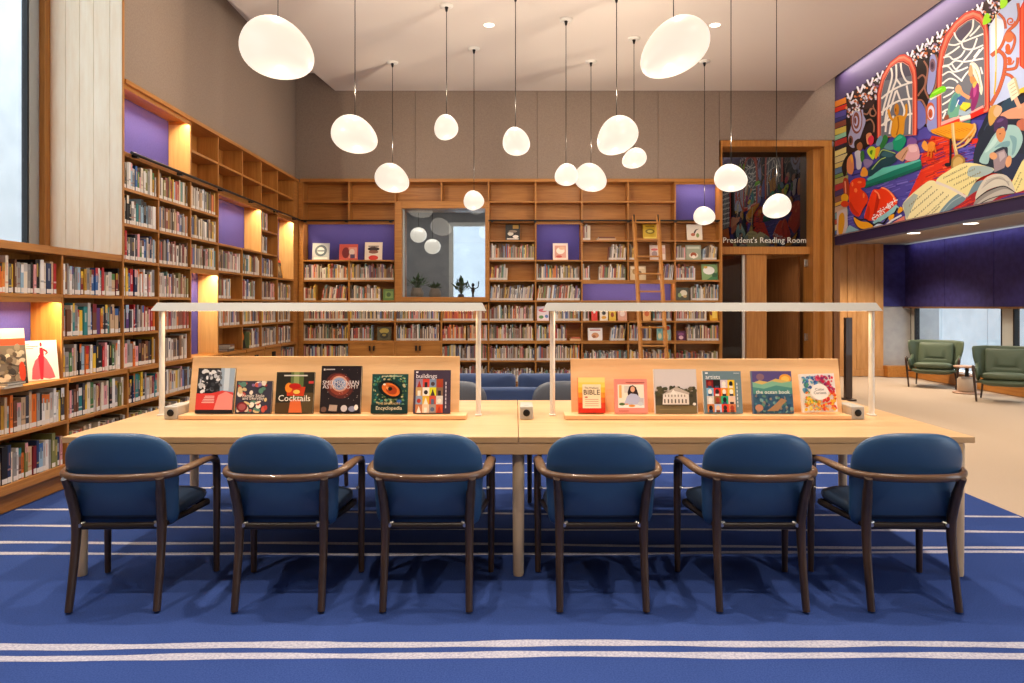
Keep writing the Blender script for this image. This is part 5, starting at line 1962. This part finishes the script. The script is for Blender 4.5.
# between the arches
blob('#241816', fB([(468, 130), (540, 90), (600, 60), (683, 60), (683, 683), (468, 683)]))
blob('#9a9ed4', fB([(600, 60), (645, 48), (662, 130), (640, 330), (592, 432), (565, 380), (585, 200)]))
blob('#8e92cc', fB([(590, 470), (683, 440), (700, 760), (600, 800), (560, 700)]))
blob('#6f6fb8', fB([(470, 505), (512, 512), (552, 600), (550, 720), (470, 760)]))
for c, ox, oy, a, b in (('#8a6a78', 620, 150, 30, 66), ('#5a3f58', 618, 152, 18, 40), ('#3a2438', 616, 152, 8, 20)):
    q = fB([(ox, oy)])[0]
    mu.oval(c, q[0], q[1], a / 9.757, b / 9.757)
for pts in ([(475, 280), (520, 245), (552, 282), (540, 355), (488, 430), (478, 450)], [(535, 105), (572, 180), (560, 300), (545, 380), (585, 475)], [(470, 490), (520, 495), (560, 590), (560, 720)], [(650, 45), (672, 130), (655, 330), (610, 440)]):
    mu.line('#a06a56', fB(pts), 1.8)
for c, ox, oy, a, b in (('#c8603a', 600, 600, 46, 90), ('#d6d6ec', 606, 610, 33, 70), ('#c8603a', 600, 620, 22, 46), ('#a84a2a', 596, 625, 10, 24)):
    q = fB([(ox, oy)])[0]
    mu.oval(c, q[0], q[1], a / 9.757, b / 9.757)
# right pale panel with scrolls
mu.poly('#bcc8e8', fC([(588, 260), (700, 90), (860, -40), (1000, -200), (1000, 800), (900, 900), (600, 1060)]))
mu.poly('#dfe4f2', fC([(600, 240), (650, 170), (740, 200), (720, 430), (610, 520)]))
for pts, w in (([(870, 30), (882, 150), (850, 235), (770, 310), (720, 430), (685, 485)], 2.4), ([(610, 545), (680, 498), (742, 560), (738, 700), (690, 860), (640, 960), (600, 1030)], 3.2), ([(680, 130), (735, 190), (752, 280)], 2.0), ([(790, 305), (838, 360), (832, 440), (790, 520), (750, 500)], 2.0), ([(740, 680), (850, 660), (870, 560)], 2.4), ([(740, 720), (800, 740), (850, 800)], 2.4)):
    mu.line('#8a4030', fC(pts), w + .8)
    mu.line('#c8623c', fC(pts), w)
for ox, oy, r in ((800, 205, 44), (785, 590, 46)):
    q = fC([(ox, oy)])[0]
    mu.swirl('#c8623c', q[0], q[1], r / 9.757, 1.7, 1.4, 0, 1)
for ox, oy, a, b, c in ((783, 365, 44, 50, '#e0764a'), (772, 470, 26, 44, '#d8602e'), (790, 592, 22, 36, '#d8602e')):
    q = fC([(ox, oy)])[0]
    mu.oval(c, q[0], q[1], a / 9.757, b / 9.757)
mu.line('#e8b83a', fC([(655, 140), (655, 700), (640, 920)]), 1.6)
mu.line('#fdf6c8', fC([(655, 140), (655, 700)]), .5, smooth=False)
mu.poly('#d8301c', fC([(886, 90), (960, -60), (960, 700), (886, 640)]))
mu.poly('#f0603a', fC([(900, 90), (925, 30), (925, 660), (900, 640)]))
# first arch
o1 = [(80, 860), (80, 683), (82, 420), (130, 250), (210, 120), (300, 50), (350, 42), (410, 75), (455, 180), (468, 300), (470, 683), (466, 830)]
i1 = [(118, 850), (118, 683), (118, 450), (150, 300), (215, 172), (280, 127), (330, 122), (388, 160), (418, 250), (424, 400), (424, 683), (424, 830)]


def toward(a, b, k):
    return [(p[0] + (q[0] - p[0]) * k, p[1] + (q[1] - p[1]) * k) for p, q in zip(a, b)]


idf = lambda p: p


def arch(f, o, i, glass_, dark):
    w_ = .5 if f is idf else 5
    mu.poly('#7a1f1c', f([(x + (w_ if n > len(o) / 2 else -w_), y - w_) for n, (x, y) in enumerate(o)]))
    mu.poly('#cf3d2c', f(o))
    mu.poly('#ef8264', f(toward(o, i, .22)))
    mu.poly('#df5a40', f(toward(o, i, .5)))
    mu.poly('#a8241f', f(toward(o, i, .78)))
    mu.poly('#e8a890', f(toward(o, i, .93)))
    mu.poly(glass_, f(i))
    n = len(i) // 2
    mu.poly(dark, f([p for p in i if p[1] < 330] or i))


arch(fB, o1, i1, '#70727e', '#524e60')
for pts in ([(215, 175), (225, 260), (190, 400), (150, 540), (128, 640)], [(265, 140), (266, 280), (232, 380), (180, 560), (150, 740)], [(266, 280), (312, 345)], [(310, 127), (320, 210), (362, 300), (420, 318)], [(120, 475), (200, 410), (300, 355), (424, 312)],
            [(120, 612), (200, 545), (310, 490), (424, 475)], [(270, 390), (302, 480)], [(368, 345), (385, 440), (400, 480)], [(262, 400), (225, 520), (175, 683), (160, 800)], [(310, 490), (345, 580), (335, 660)], [(385, 490), (402, 600), (395, 820)], [(120, 740), (180, 690), (240, 660)], [(200, 820), (215, 720), (240, 640)], [(340, 640), (424, 620)]):
    mu.line('#f2ebe4', fB(pts), 1.9)
# second arch
c2 = [(80, 683), (105, 500), (160, 340), (250, 220), (350, 130), (430, 100), (500, 115), (560, 200), (585, 320), (590, 683), (590, 1078)]
o2 = fC(c2) + fD([(600, 445), (160, 610)])
o2 = fD([(160, 610), (155, 300)]) + fC(c2) + fD([(598, 440)])
i2 = fD([(196, 570), (192, 300)]) + fC([(135, 683), (160, 520), (210, 390), (290, 270), (380, 205), (440, 185), (500, 230), (535, 300), (540, 500), (542, 683), (545, 1020)]) + fD([(553, 410)])
idf = lambda p: p
arch(idf, o2, i2, '#6c6e76', '#6c6e76')
blob('#574c60', fC([(262, 330), (330, 260), (400, 215), (415, 270), (350, 380), (300, 390)]))
for pts in ([(435, 190), (420, 290), (330, 400), (322, 440)], [(248, 315), (270, 370), (320, 408), (430, 370), (532, 330)], [(500, 250), (450, 310), (400, 355)], [(190, 432), (250, 440), (310, 420)], [(320, 410), (342, 470), (430, 480), (532, 440)], [(472, 372), (430, 480), (340, 592)], [(160, 545), (230, 505), (302, 450)],
            [(142, 562), (200, 550), (240, 580), (310, 550), (352, 490)], [(532, 462), (452, 562), (420, 600)], [(138, 642), (200, 632), (260, 592), (340, 602), (420, 592), (532, 570)], [(262, 683), (330, 612)], [(500, 480), (440, 560)]):
    mu.line('#f4efe8', fC(pts), 1.7)
for pts in ([(200, 60), (250, 55), (300, 100), (380, 80)], [(200, 132), (260, 100), (312, 132), (372, 182)], [(200, 202), (260, 160), (312, 172), (335, 195)], [(208, 322), (270, 290), (302, 262)], [(200, 382), (250, 352), (275, 330)], [(280, 30), (330, 90), (420, 60)], [(360, 182), (400, 122), (430, 90)], [(205, 250), (250, 235), (300, 240)], [(200, 450), (225, 430), (250, 420)], [(205, 500), (230, 440)], [(528, 60), (545, 120)], [(520, 270), (545, 250)]):
    mu.line('#f4efe8', fD(pts), 1.6)
# sill of the second arch
mu.poly('#f0a8a0', fD([(190, 530), (345, 472), (345, 500), (190, 560)]))
mu.poly('#d8281c', fD([(190, 560), (345, 498), (345, 545), (190, 610)]))
mu.poly('#f0a8a0', fD([(445, 440), (552, 385), (552, 408), (445, 460)]))
mu.poly('#e02a1c', fD([(445, 458), (552, 406), (556, 452), (445, 505)]))
# woman in the second window
blob('#f0e2c8', fD([(436, 30), (480, 24), (518, 80), (532, 160), (548, 240), (535, 300), (515, 250), (500, 190), (470, 130), (450, 80)]))
mu.line('#c8a878', fD([(475, 60), (505, 140), (525, 230)]), .8)
mu.line('#fff6e6', fD([(460, 40), (515, 120), (540, 240)]), .9)
blob('#dca070', fD([(430, 70), (448, 40), (462, 90), (456, 150), (436, 140), (424, 120)]))
blob('#c88850', fD([(436, 150), (470, 140), (490, 180), (450, 200)]))
blob('#8a2a66', fD([(450, 235), (490, 190), (516, 220), (512, 320), (475, 425), (445, 420), (452, 335), (432, 330)]))
blob('#b84a8a', fD([(468, 240), (488, 210), (494, 270), (470, 320)]))
blob('#e8b050', fD([(462, 200), (500, 180), (490, 215), (468, 240)]))
blob('#6aa58a', fD([(250, 480), (255, 380), (290, 300), (330, 265), (362, 300), (352, 380), (342, 470), (300, 490)]))
blob('#4f8a90', fD([(262, 430), (290, 320), (330, 290), (330, 360), (290, 440)]))
blob('#3f5aa0', fD([(325, 330), (390, 300), (394, 360), (345, 385)]))
mu.line('#e8ecf0', fD([(318, 400), (342, 340)]), 1.0, smooth=False)
mu.line('#dc9a6a', fD([(345, 225), (370, 285), (435, 325)]), 3.6)
blob('#e0a070', fD([(312, 240), (340, 208), (362, 240), (345, 285), (318, 275)]))
blob('#8a4a2a', fD([(212, 498), (250, 465), (256, 502), (225, 512)]))
mu.poly('#e6d23a', fD([(352, 400), (380, 358), (442, 368), (442, 396), (400, 432)]))
mu.poly('#c8b02a', fD([(352, 400), (400, 432), (400, 445), (350, 420)]))
mu.poly('#4a4048', fD([(398, 430), (444, 396), (444, 410), (400, 444)]))
mu.poly('#9fb5c4', fD([(345, 420), (400, 442), (446, 412), (446, 450), (400, 482), (340, 470)]))
mu.poly('#ece4d4', fD([(345, 486), (440, 466), (446, 500), (360, 532)]))
mu.poly('#d8a0a0', fD([(356, 520), (446, 494), (446, 502), (358, 532)]))
mu.poly('#4a7a70', fD([(345, 548), (440, 505), (442, 532), (350, 580)]))
# lamps over the scrolls
blob('#7fd81a', fD([(92, 318), (115, 275), (160, 240), (218, 222), (230, 262), (150, 300), (112, 322)]))
blob('#a8f04a', fD([(110, 290), (160, 252), (200, 240), (150, 275)]))
mu.poly('#f2eed0', fD([(92, 330), (150, 306), (232, 268), (150, 316), (100, 345)]))
blob('#a4e41a', fC([(528, 238), (540, 160), (575, 128), (608, 170), (600, 212), (560, 236)]))
mu.oval('#2a2a1a', 992, 17.4, 1.4, 1.2)
blob('#a4e41a', fC([(698, 64), (708, -10), (760, -20), (768, 40), (720, 84)]))
# ochre figure, first window
blob('#e09a24', fB([(222, 840), (228, 700), (256, 650), (300, 636), (340, 642), (358, 600), (352, 540), (374, 528), (376, 622), (352, 690), (330, 840)]))
mu.line('#b06a14', fB([(282, 650), (290, 740), (270, 830)]), 1.4)
mu.line('#e09a24', fB([(240, 690), (206, 650), (190, 580)]), 2.6)
blob('#c8801e', fB([(248, 560), (266, 520), (290, 545), (292, 610), (272, 640), (250, 610)]))
mu.line('#6a3a10', fB([(262, 570), (262, 600)]), 1.0, smooth=False)
# day bed and its readers
blob('#7a4f95', fE([(840, 110), (890, 84), (942, 110), (930, 165), (840, 172)]))
blob('#d8a0a8', fE([(832, 180), (900, 160), (955, 175), (972, 320), (840, 352), (800, 290)]))
blob('#e8bcc0', fE([(850, 190), (900, 172), (940, 185), (945, 240), (870, 250)]))
mu.poly('#5fc0b0', fE([(375, 556), (560, 430), (800, 380), (975, 335), (992, 352), (690, 455), (390, 580)]))
mu.poly('#147a66', fE([(360, 590), (690, 455), (992, 350), (1000, 440), (650, 572), (345, 665)]))
mu.poly('#0e5f50', fE([(350, 630), (650, 535), (1000, 405), (1000, 440), (650, 572), (345, 665)]))
blob('#12966f', fE([(668, 130), (740, 48), (802, 70), (822, 130), (762, 232), (720, 242), (668, 205)]))
blob('#3fb890', fE([(690, 120), (740, 66), (780, 80), (740, 110)]))
blob('#5a8a9a', fE([(568, 185), (640, 140), (672, 150), (670, 225), (600, 222)]))
blob('#2a7a3a', fE([(550, 95), (582, 52), (616, 100), (562, 205), (520, 205)]))
blob('#6f9ab8', fE([(476, 160), (510, 80), (542, 66), (552, 110), (510, 185)]))
blob('#1c414c', fE([(388, 515), (400, 440), (518, 330), (516, 272), (570, 222), (700, 270), (724, 330), (642, 402), (540, 432), (430, 522)]))
blob('#34606a', fE([(540, 290), (580, 240), (680, 275), (640, 310)]))
mu.line('#a9c86a', fE([(505, 300), (550, 228), (640, 246), (700, 266)]), .9)
mu.line('#a9c86a', fE([(430, 450), (520, 345), (590, 312)]), .8)
blob('#c99a7a', fE([(700, 295), (780, 222), (832, 188), (852, 222), (832, 262), (792, 352), (750, 342)]))
mu.line('#8a5a40', fE([(770, 330), (800, 280), (836, 228)]), .8)
blob('#e8a030', fE([(470, 215), (520, 190), (520, 240), (480, 330), (462, 290)]))
blob('#c0d82a', fE([(376, 235), (420, 188), (472, 212), (452, 335), (400, 292)]))
blob('#4f8a20', fE([(410, 240), (440, 230), (430, 280), (412, 270)]))
blob('#2a1815', fE([(362, 40), (402, 18), (382, 90), (366, 200), (338, 222), (328, 120)]))
blob('#e09060', fE([(366, 60), (412, 30), (432, 60), (420, 140), (380, 160)]))
blob('#d8304a', fE([(385, 105), (425, 60), (455, 90), (445, 150), (410, 175)]))
blob('#c9c5d0', fE([(236, 256), (300, 240), (312, 420), (262, 445), (250, 340)]))
blob('#3a7a3a', fE([(300, 262), (336, 238), (346, 330), (310, 362)]))
blob('#8a78a8', fE([(338, 335), (440, 350), (422, 402), (360, 436)]))
blob('#2a1a16', fE([(232, 135), (280, 98), (322, 128), (318, 150), (262, 165), (252, 212), (234, 195)]))
blob('#a8673f', fE([(262, 165), (300, 138), (324, 170), (318, 215), (290, 236), (262, 210)]))
# woman in red
blob('#1f1716', fE([(88, 410), (130, 310), (188, 248), (204, 290), (152, 335), (142, 480), (118, 530), (96, 480)]))
blob('#e08a5a', fE([(150, 345), (200, 280), (222, 340), (226, 440), (200, 505), (150, 472)]))
blob('#f0a840', fE([(182, 300), (204, 276), (216, 320), (206, 380)]))
blob('#e89a30', fE([(306, 475), (340, 418), (384, 470), (374, 525), (306, 525)]))
blob('#e83a14', fF([(165, 65), (230, 28), (302, 38), (304, 112), (262, 132), (312, 180), (334, 245), (282, 335), (242, 405), (180, 375), (148, 300), (150, 140)]))
blob('#c22a10', fF([(160, 260), (200, 330), (250, 390), (215, 400), (170, 360), (150, 300)]))
for ox, oy, a, b in ((212, 150, 16, 22), (290, 200, 10, 26), (250, 70, 22, 12), (180, 90, 10, 22)):
    q = fF([(ox, oy)])[0]
    mu.oval('#ff7a3a', q[0], q[1], a / 9.757, b / 9.757)
blob('#f03a10', fF([(296, 425), (330, 280), (380, 148), (440, 140), (480, 116), (552, 160), (614, 240), (602, 305), (480, 425), (380, 445)]))
blob('#c4260c', fF([(425, 165), (445, 230), (425, 330), (395, 425), (380, 425), (400, 300)]))
blob('#d42c0c', fF([(300, 420), (335, 300), (350, 330), (340, 430)]))
mu.line('#ff8a5a', fF([(395, 152), (430, 180), (446, 232)]), 1.6)
mu.line('#ff9a60', fF([(462, 122), (530, 150), (592, 230), (606, 272)]), 1.4)
for i in range(70):
    k = rr.random()
    q = fF([(375 + 235 * k + rr.uniform(-14, 14), 440 - 175 * k + rr.uniform(-45, 12))])[0]
    mu.oval('#f4eef0', q[0], q[1], .75, .65, 0, 6)
blob('#a8361a', fF([(92, 40), (140, 50), (150, 190), (118, 215), (98, 190)]))
mu.line('#e89070', fF([(108, 60), (116, 180)]), 1.4, smooth=False)
mu.oval('#e8a51e', *fF([(106, 225)])[0], 3.8, 4.4)
mu.oval('#d8401a', *fF([(106, 282)])[0], 4.0, 3.2)
mu.poly('#c8b8b8', fF([(28, 362), (130, 318), (136, 500), (102, 592), (28, 606)]))
blob('#d8981e', fF([(48, 405), (90, 368), (104, 450), (82, 572), (44, 562)]))
mu.poly('#8ab4c0', fF([(108, 565), (150, 488), (250, 540), (262, 562), (105, 602)]))
mu.line('#8fc8cc', fF([(392, 478), (450, 432), (540, 372), (622, 302)]), 4.6)
mu.line('#1f1a24', fF([(392, 486), (440, 462), (482, 472), (530, 412), (562, 424), (622, 318)]), 1.4)
blob('#f0a51e', fF([(192, 412), (260, 450), (330, 460), (384, 500), (352, 546), (300, 532), (230, 502)]))
mu.line('#2a1a20', fF([(196, 402), (252, 438), (300, 430), (350, 462), (392, 494)]), 1.2)
mu.line('#2a1a20', fF([(190, 440), (235, 512), (300, 540), (352, 556)]), 1.0)
blob('#f0a51e', fF([(536, 402), (586, 382), (584, 420), (546, 446)]))
blob('#f0a51e', fF([(622, 352), (652, 308), (676, 342), (634, 376)]))
mu.line('#d8dcea', fF([(388, 512), (440, 486), (500, 494), (562, 446), (662, 392)]), 1.8)
mu.line('#6fa8b8', fF([(400, 528), (450, 502), (510, 508), (570, 462)]), 1.4)
mu.poly('#e0806a', fF([(540, 486), (690, 398), (694, 456), (560, 498)]))
# table, horn, cat
mu.poly('#e0941e', fG([(228, 0), (420, -60), (560, -40), (548, 40), (450, 72), (370, 66), (240, 22)]))
mu.poly('#a8650e', fG([(228, 2), (370, 58), (450, 64), (548, 30), (548, 48), (450, 78), (370, 72)]))
for i in range(8):
    mu.line('#c87a12', fG([(270 + i * 30, 5 - i * 3), (340 + i * 26, 30 - i * 4)]), .7, smooth=False)
mu.poly('#221a22', fG([(366, 62), (380, 62), (378, 250), (364, 250)]))
mu.oval('#221a22', *fG([(352, 250)])[0], 3.2, 2.0)
mu.line('#c9a870', fG([(388, -50), (398, 80), (414, 160), (420, 205)]), 3.2)
mu.line('#e6cc98', fG([(392, -50), (402, 80), (416, 150)]), 1.0)
for pts in ([(412, 110), (470, 70), (540, -10), (545, -50)], [(420, 130), (490, 96), (552, 10), (548, -40)], [(480, 100), (505, 60)]):
    mu.line('#d8b070', fG(pts), 1.6)
blob('#a07a3a', fG([(378, 270), (385, 205), (430, 175), (476, 205), (470, 250), (420, 290), (385, 290)]))
blob('#c8a460', fG([(392, 262), (398, 214), (432, 192), (462, 215), (452, 248), (415, 272)]))
blob('#e0852a', fG([(205, 110), (235, 82), (262, 100), (250, 150), (215, 150)]))
blob('#e89a3a', fG([(165, 110), (185, 76), (205, 100), (208, 150), (180, 140)]))
for pts in ([(215, 140), (210, 190)], [(236, 140), (232, 200)], [(255, 110), (268, 160)]):
    mu.line('#d8701a', fG(pts), 1.5, smooth=False)
# reclining figure and the dark beanbag
blob('#1f2838', fD([(510, 683), (540, 560), (600, 440), (700, 360), (800, 330), (1000, 320), (1000, 700), (700, 900)]))
blob('#232c3c', fG([(540, 240), (560, 100), (640, -20), (760, -60), (900, 60), (900, 300), (620, 300)]))
for i in range(6):
    mu.line('#34445c', fD([(560 + i * 30, 600 - i * 40), (600 + i * 34, 520 - i * 30)]), 1.0, smooth=False)
blob('#2a4458', fD([(700, 400), (760, 330), (830, 320), (840, 400), (740, 450)]))
blob('#e09a78', fD([(700, 470), (780, 420), (860, 390), (1100, 250), (1100, 500), (890, 500), (760, 500)]))
blob('#c06a50', fD([(840, 540), (900, 500), (1100, 480), (1100, 600), (880, 600)]))
mu.line('#e8a888', fD([(815, 280), (840, 350), (870, 410)]), 4.2)
blob('#d0a050', fD([(596, 490), (610, 410), (660, 380), (690, 400), (680, 470), (640, 540), (610, 560)]))
blob('#e8b088', fD([(640, 450), (668, 390), (708, 400), (712, 440), (672, 490)]))
mu.poly('#ece0c0', fD([(758, 208), (812, 152), (858, 300), (796, 352)]))
mu.poly('#c8b888', fD([(812, 152), (832, 150), (872, 290), (858, 300)]))
for i in range(4):
    mu.line('#a89a78', fD([(778 + i * 8, 222 + i * 28), (822 + i * 8, 192 + i * 28)]), .6, smooth=False)
mu.poly('#f0c03a', fD([(862, 250), (930, 215), (930, 270), (868, 285)]))
# reader in the pale blue shirt
blob('#26304a', fG([(740, 290), (800, 200), (891, 170), (1000, 260), (900, 380), (800, 350)]))
blob('#9ec4c0', fG([(586, 205), (640, 110), (690, 30), (760, -30), (850, -30), (892, 40), (884, 110), (832, 195), (790, 185), (782, 120), (720, 132), (662, 180), (642, 242), (590, 235)]))
blob('#b8d8d2', fG([(620, 160), (680, 70), (720, 10), (710, 80), (660, 140)]))
blob('#78a2a8', fG([(690, 130), (740, 90), (800, 80), (790, 120), (730, 120)]))
blob('#78a2a8', fG([(800, 40), (850, 60), (840, 150), (815, 180), (820, 100)]))
blob('#d08a58', fD([(664, 640), (676, 590), (742, 586), (742, 650), (712, 700), (684, 690)]))
blob('#4a3058', fD([(646, 600), (652, 520), (705, 478), (758, 500), (764, 570), (744, 612), (730, 575), (690, 572), (664, 610)]))
blob('#6a4a80', fD([(668, 530), (700, 498), (730, 506), (700, 530)]))
mu.line('#6a3a28', fD([(690, 632), (706, 628)]), .9, smooth=False)
mu.poly('#98858c', fG([(678, 172), (760, 138), (784, 182), (762, 272), (690, 304)]))
mu.poly('#b8a8ac', fG([(720, 165), (760, 150), (770, 190), (730, 230)]))
mu.oval('#dda070', *fG([(682, 186)])[0], 4.0, 3.6, .4)
mu.oval('#dda070', *fG([(792, 226)])[0], 3.0, 6.0, .2)
# giant open books
mu.poly('#a81f2a', fG([(360, 600), (480, 480), (565, 440), (891, 420), (1000, 420), (891, 500), (560, 560)]))
for i in range(22):
    a, b = rr.uniform(400, 560), rr.uniform(480, 590)
    mu.line(rr.choice(['#d83a20', '#7a1838', '#c03030']), fG([(a, b), (a + 50, b - 24)]), .9, smooth=False)
mu.poly('#4a2f80', fG([(640, 545), (740, 490), (840, 455), (1000, 440), (1000, 480), (891, 505)]))
blob('#ecdfa8', fG([(36, 520), (180, 390), (240, 362), (302, 388), (464, 450), (404, 482), (282, 612), (80, 665), (46, 600)]))
mu.poly('#a8b4a8', fG([(30, 530), (110, 455), (140, 470), (60, 640), (44, 600)]))
blob('#6f8a94', fG([(275, 618), (350, 522), (430, 458), (478, 470), (470, 512), (332, 592)]))
mu.line('#9ab0b4', fG([(310, 600), (380, 520), (456, 474)]), 1.0)
blob('#e8da98', fG([(272, 362), (330, 310), (480, 236), (640, 262), (686, 292), (562, 362), (500, 474), (462, 452), (302, 390)]))
blob('#a5b8b4', fG([(520, 262), (640, 262), (686, 292), (600, 335), (500, 330)]))
blob('#6f8a94', fG([(492, 486), (540, 392), (600, 360), (692, 362), (572, 432), (510, 470)]))
mu.line('#dccfc4', fG([(268, 374), (380, 420), (488, 482)]), 2.6)


def script(x0, y0, x1, y1, col, w, n):
    """a line of made-up glyph strokes"""
    for j in range(n):
        a = j / n
        cx_, cy_ = x0 + (x1 - x0) * a, y0 + (y1 - y0) * a
        h_ = rr.uniform(7, 12)
        mu.line(col, fG([(cx_, cy_ + h_ * .6), (cx_ + 5, cy_ - h_)]), w, smooth=False)
        if j % 3:
            mu.line(col, fG([(cx_ + 1, cy_ - h_ * .6), (cx_ + 12, cy_ - h_ * .3)]), w * .8, smooth=False)


for (x0, y0, x1, y1, n) in ((75, 545, 245, 400, 12), (85, 590, 285, 420, 14), (100, 640, 330, 440, 15), (180, 630, 370, 460, 13), (240, 600, 300, 545, 5)):
    script(x0, y0, x1, y1, '#8a8262', .7, n)
for (x0, y0, x1, y1, n) in ((325, 345, 500, 258, 12), (350, 375, 560, 275, 13), (400, 395, 600, 300, 12), (450, 425, 570, 350, 8)):
    script(x0, y0, x1, y1, '#8f8458', .7, n)
blob('#cfc8b8', fG([(566, 445), (620, 352), (700, 316), (782, 330), (832, 400), (846, 446), (760, 402), (642, 432), (560, 502)]))
blob('#8f8a84', fG([(556, 505), (642, 438), (760, 402), (840, 450), (750, 470), (642, 502), (546, 560)]))
mu.line('#2a2624', fG([(560, 500), (642, 440), (760, 404), (836, 448)]), 1.1)
blob('#b8b2a8', fG([(548, 556), (622, 486), (760, 424), (838, 456), (732, 472), (632, 540)]))
mu.line('#3a3430', fG([(552, 556), (640, 502), (740, 470), (838, 456)]), .9)
for i in range(5):
    mu.line('#a09a90', fG([(600 + i * 8, 420 - i * 14), (700 + i * 10, 352 - i * 4), (800, 372 + i * 8)]), .5)
mu.poly('#e8da94', fG([(818, 372), (891, 226), (1000, 100), (1000, 400), (848, 452)]))
for (x0, y0, x1, y1, n) in ((838, 390, 885, 290, 5), (850, 430, 891, 340, 5)):
    script(x0, y0, x1, y1, '#8f8458', .7, n)
# parts of the mural nearer the camera, outside the picture
for (c0, c1, q) in ((6.0, 7.1, '#d8452f'), (6.1, 7.0, '#4a4a58'), (4.4, 5.5, '#d8452f'), (4.5, 5.4, '#4a4a58')):
    ins = .0 if q == '#d8452f' else .06
    pts = [(c1, 3.3)] + [((c0 + c1) / 2 + (c1 - c0) / 2 * math.cos(PI * i / 14), 4.0 - ins + .55 * math.sin(PI * i / 14)) for i in range(15)] + [(c0, 3.3)]
    mu.pl(q, pts)
    if ins:
        for k in range(7):
            mu.pl('#f0ece6', [(c1 - .02, 3.4 + k * .12), (c0 + .02, 3.44 + k * .12), (c0 + .02, 3.475 + k * .12), (c1 - .02, 3.435 + k * .12)])
            mu.pl('#f0ece6', [(c0 + .1 + k * .12, 3.32), (c0 + .13 + k * .12, 3.32), (c0 + .16 + k * .10, 4.2), (c0 + .13 + k * .10, 4.2)])
mu.pl('#d8702e', [(7.2, 2.6), (5.9, 2.7), (5.6, 3.3), (6.9, 3.3)])
mu.pl('#2f7a5a', [(5.8, 2.6), (4.6, 2.6), (4.4, 3.2), (5.5, 3.3)])
# thin panel joints and frame lines
mu.pl('#5a4a6a', [(Y0, Z0), (Y1, Z0), (Y1, Z0 + .008), (Y0, Z0 + .008)])
mural = mu.b.build('mural', M['art'])
tag(mural, 'large bright painted mural of people reading, with red arched windows, high on right wall', 'mural')

fm = MB()
fm.box(XM - .014, XM - .001, Y0, Y1, Z0 - .006, Z0 + .006)
fm.build('frame', M['top_pink'], mural)  # thin trim strip along the lower edge only
# ================================================================== world, camera
w = bpy.data.worlds.new('World')
SC.world = w
w.use_nodes = True
bg = w.node_tree.nodes['Background']
bg.inputs['Color'].default_value = (0.80, 0.90, 1.0, 1)
bg.inputs['Strength'].default_value = 4.2
cam = bpy.data.cameras.new('camera')
cam.sensor_fit = 'HORIZONTAL'
cam.sensor_width = 36.0
cam.lens = F / 1024 * 36.0
cam.shift_x = (512 - CX) / 1024
cam.shift_y = (CY - 341.5) / 1024
cam.clip_start = 0.05
cam.clip_end = 100
co = bpy.data.objects.new('camera', cam)
COL.objects.link(co)
co.location = (0, 0, H)
co.rotation_euler = (PI / 2, 0, 0)
SC.camera = co
SC.view_settings.view_transform = 'Standard'
SC.view_settings.look = 'None'
SC.view_settings.gamma = 1.0
SC.view_settings.use_curve_mapping = False
SC.view_settings.exposure = 0.0
SC.cycles.use_denoising = True
SC.cycles.max_bounces = 8
SC.cycles.diffuse_bounces = 5
SC.cycles.sample_clamp_indirect = 6.0
SC.cycles.caustics_reflective = False
SC.cycles.caustics_refractive = False
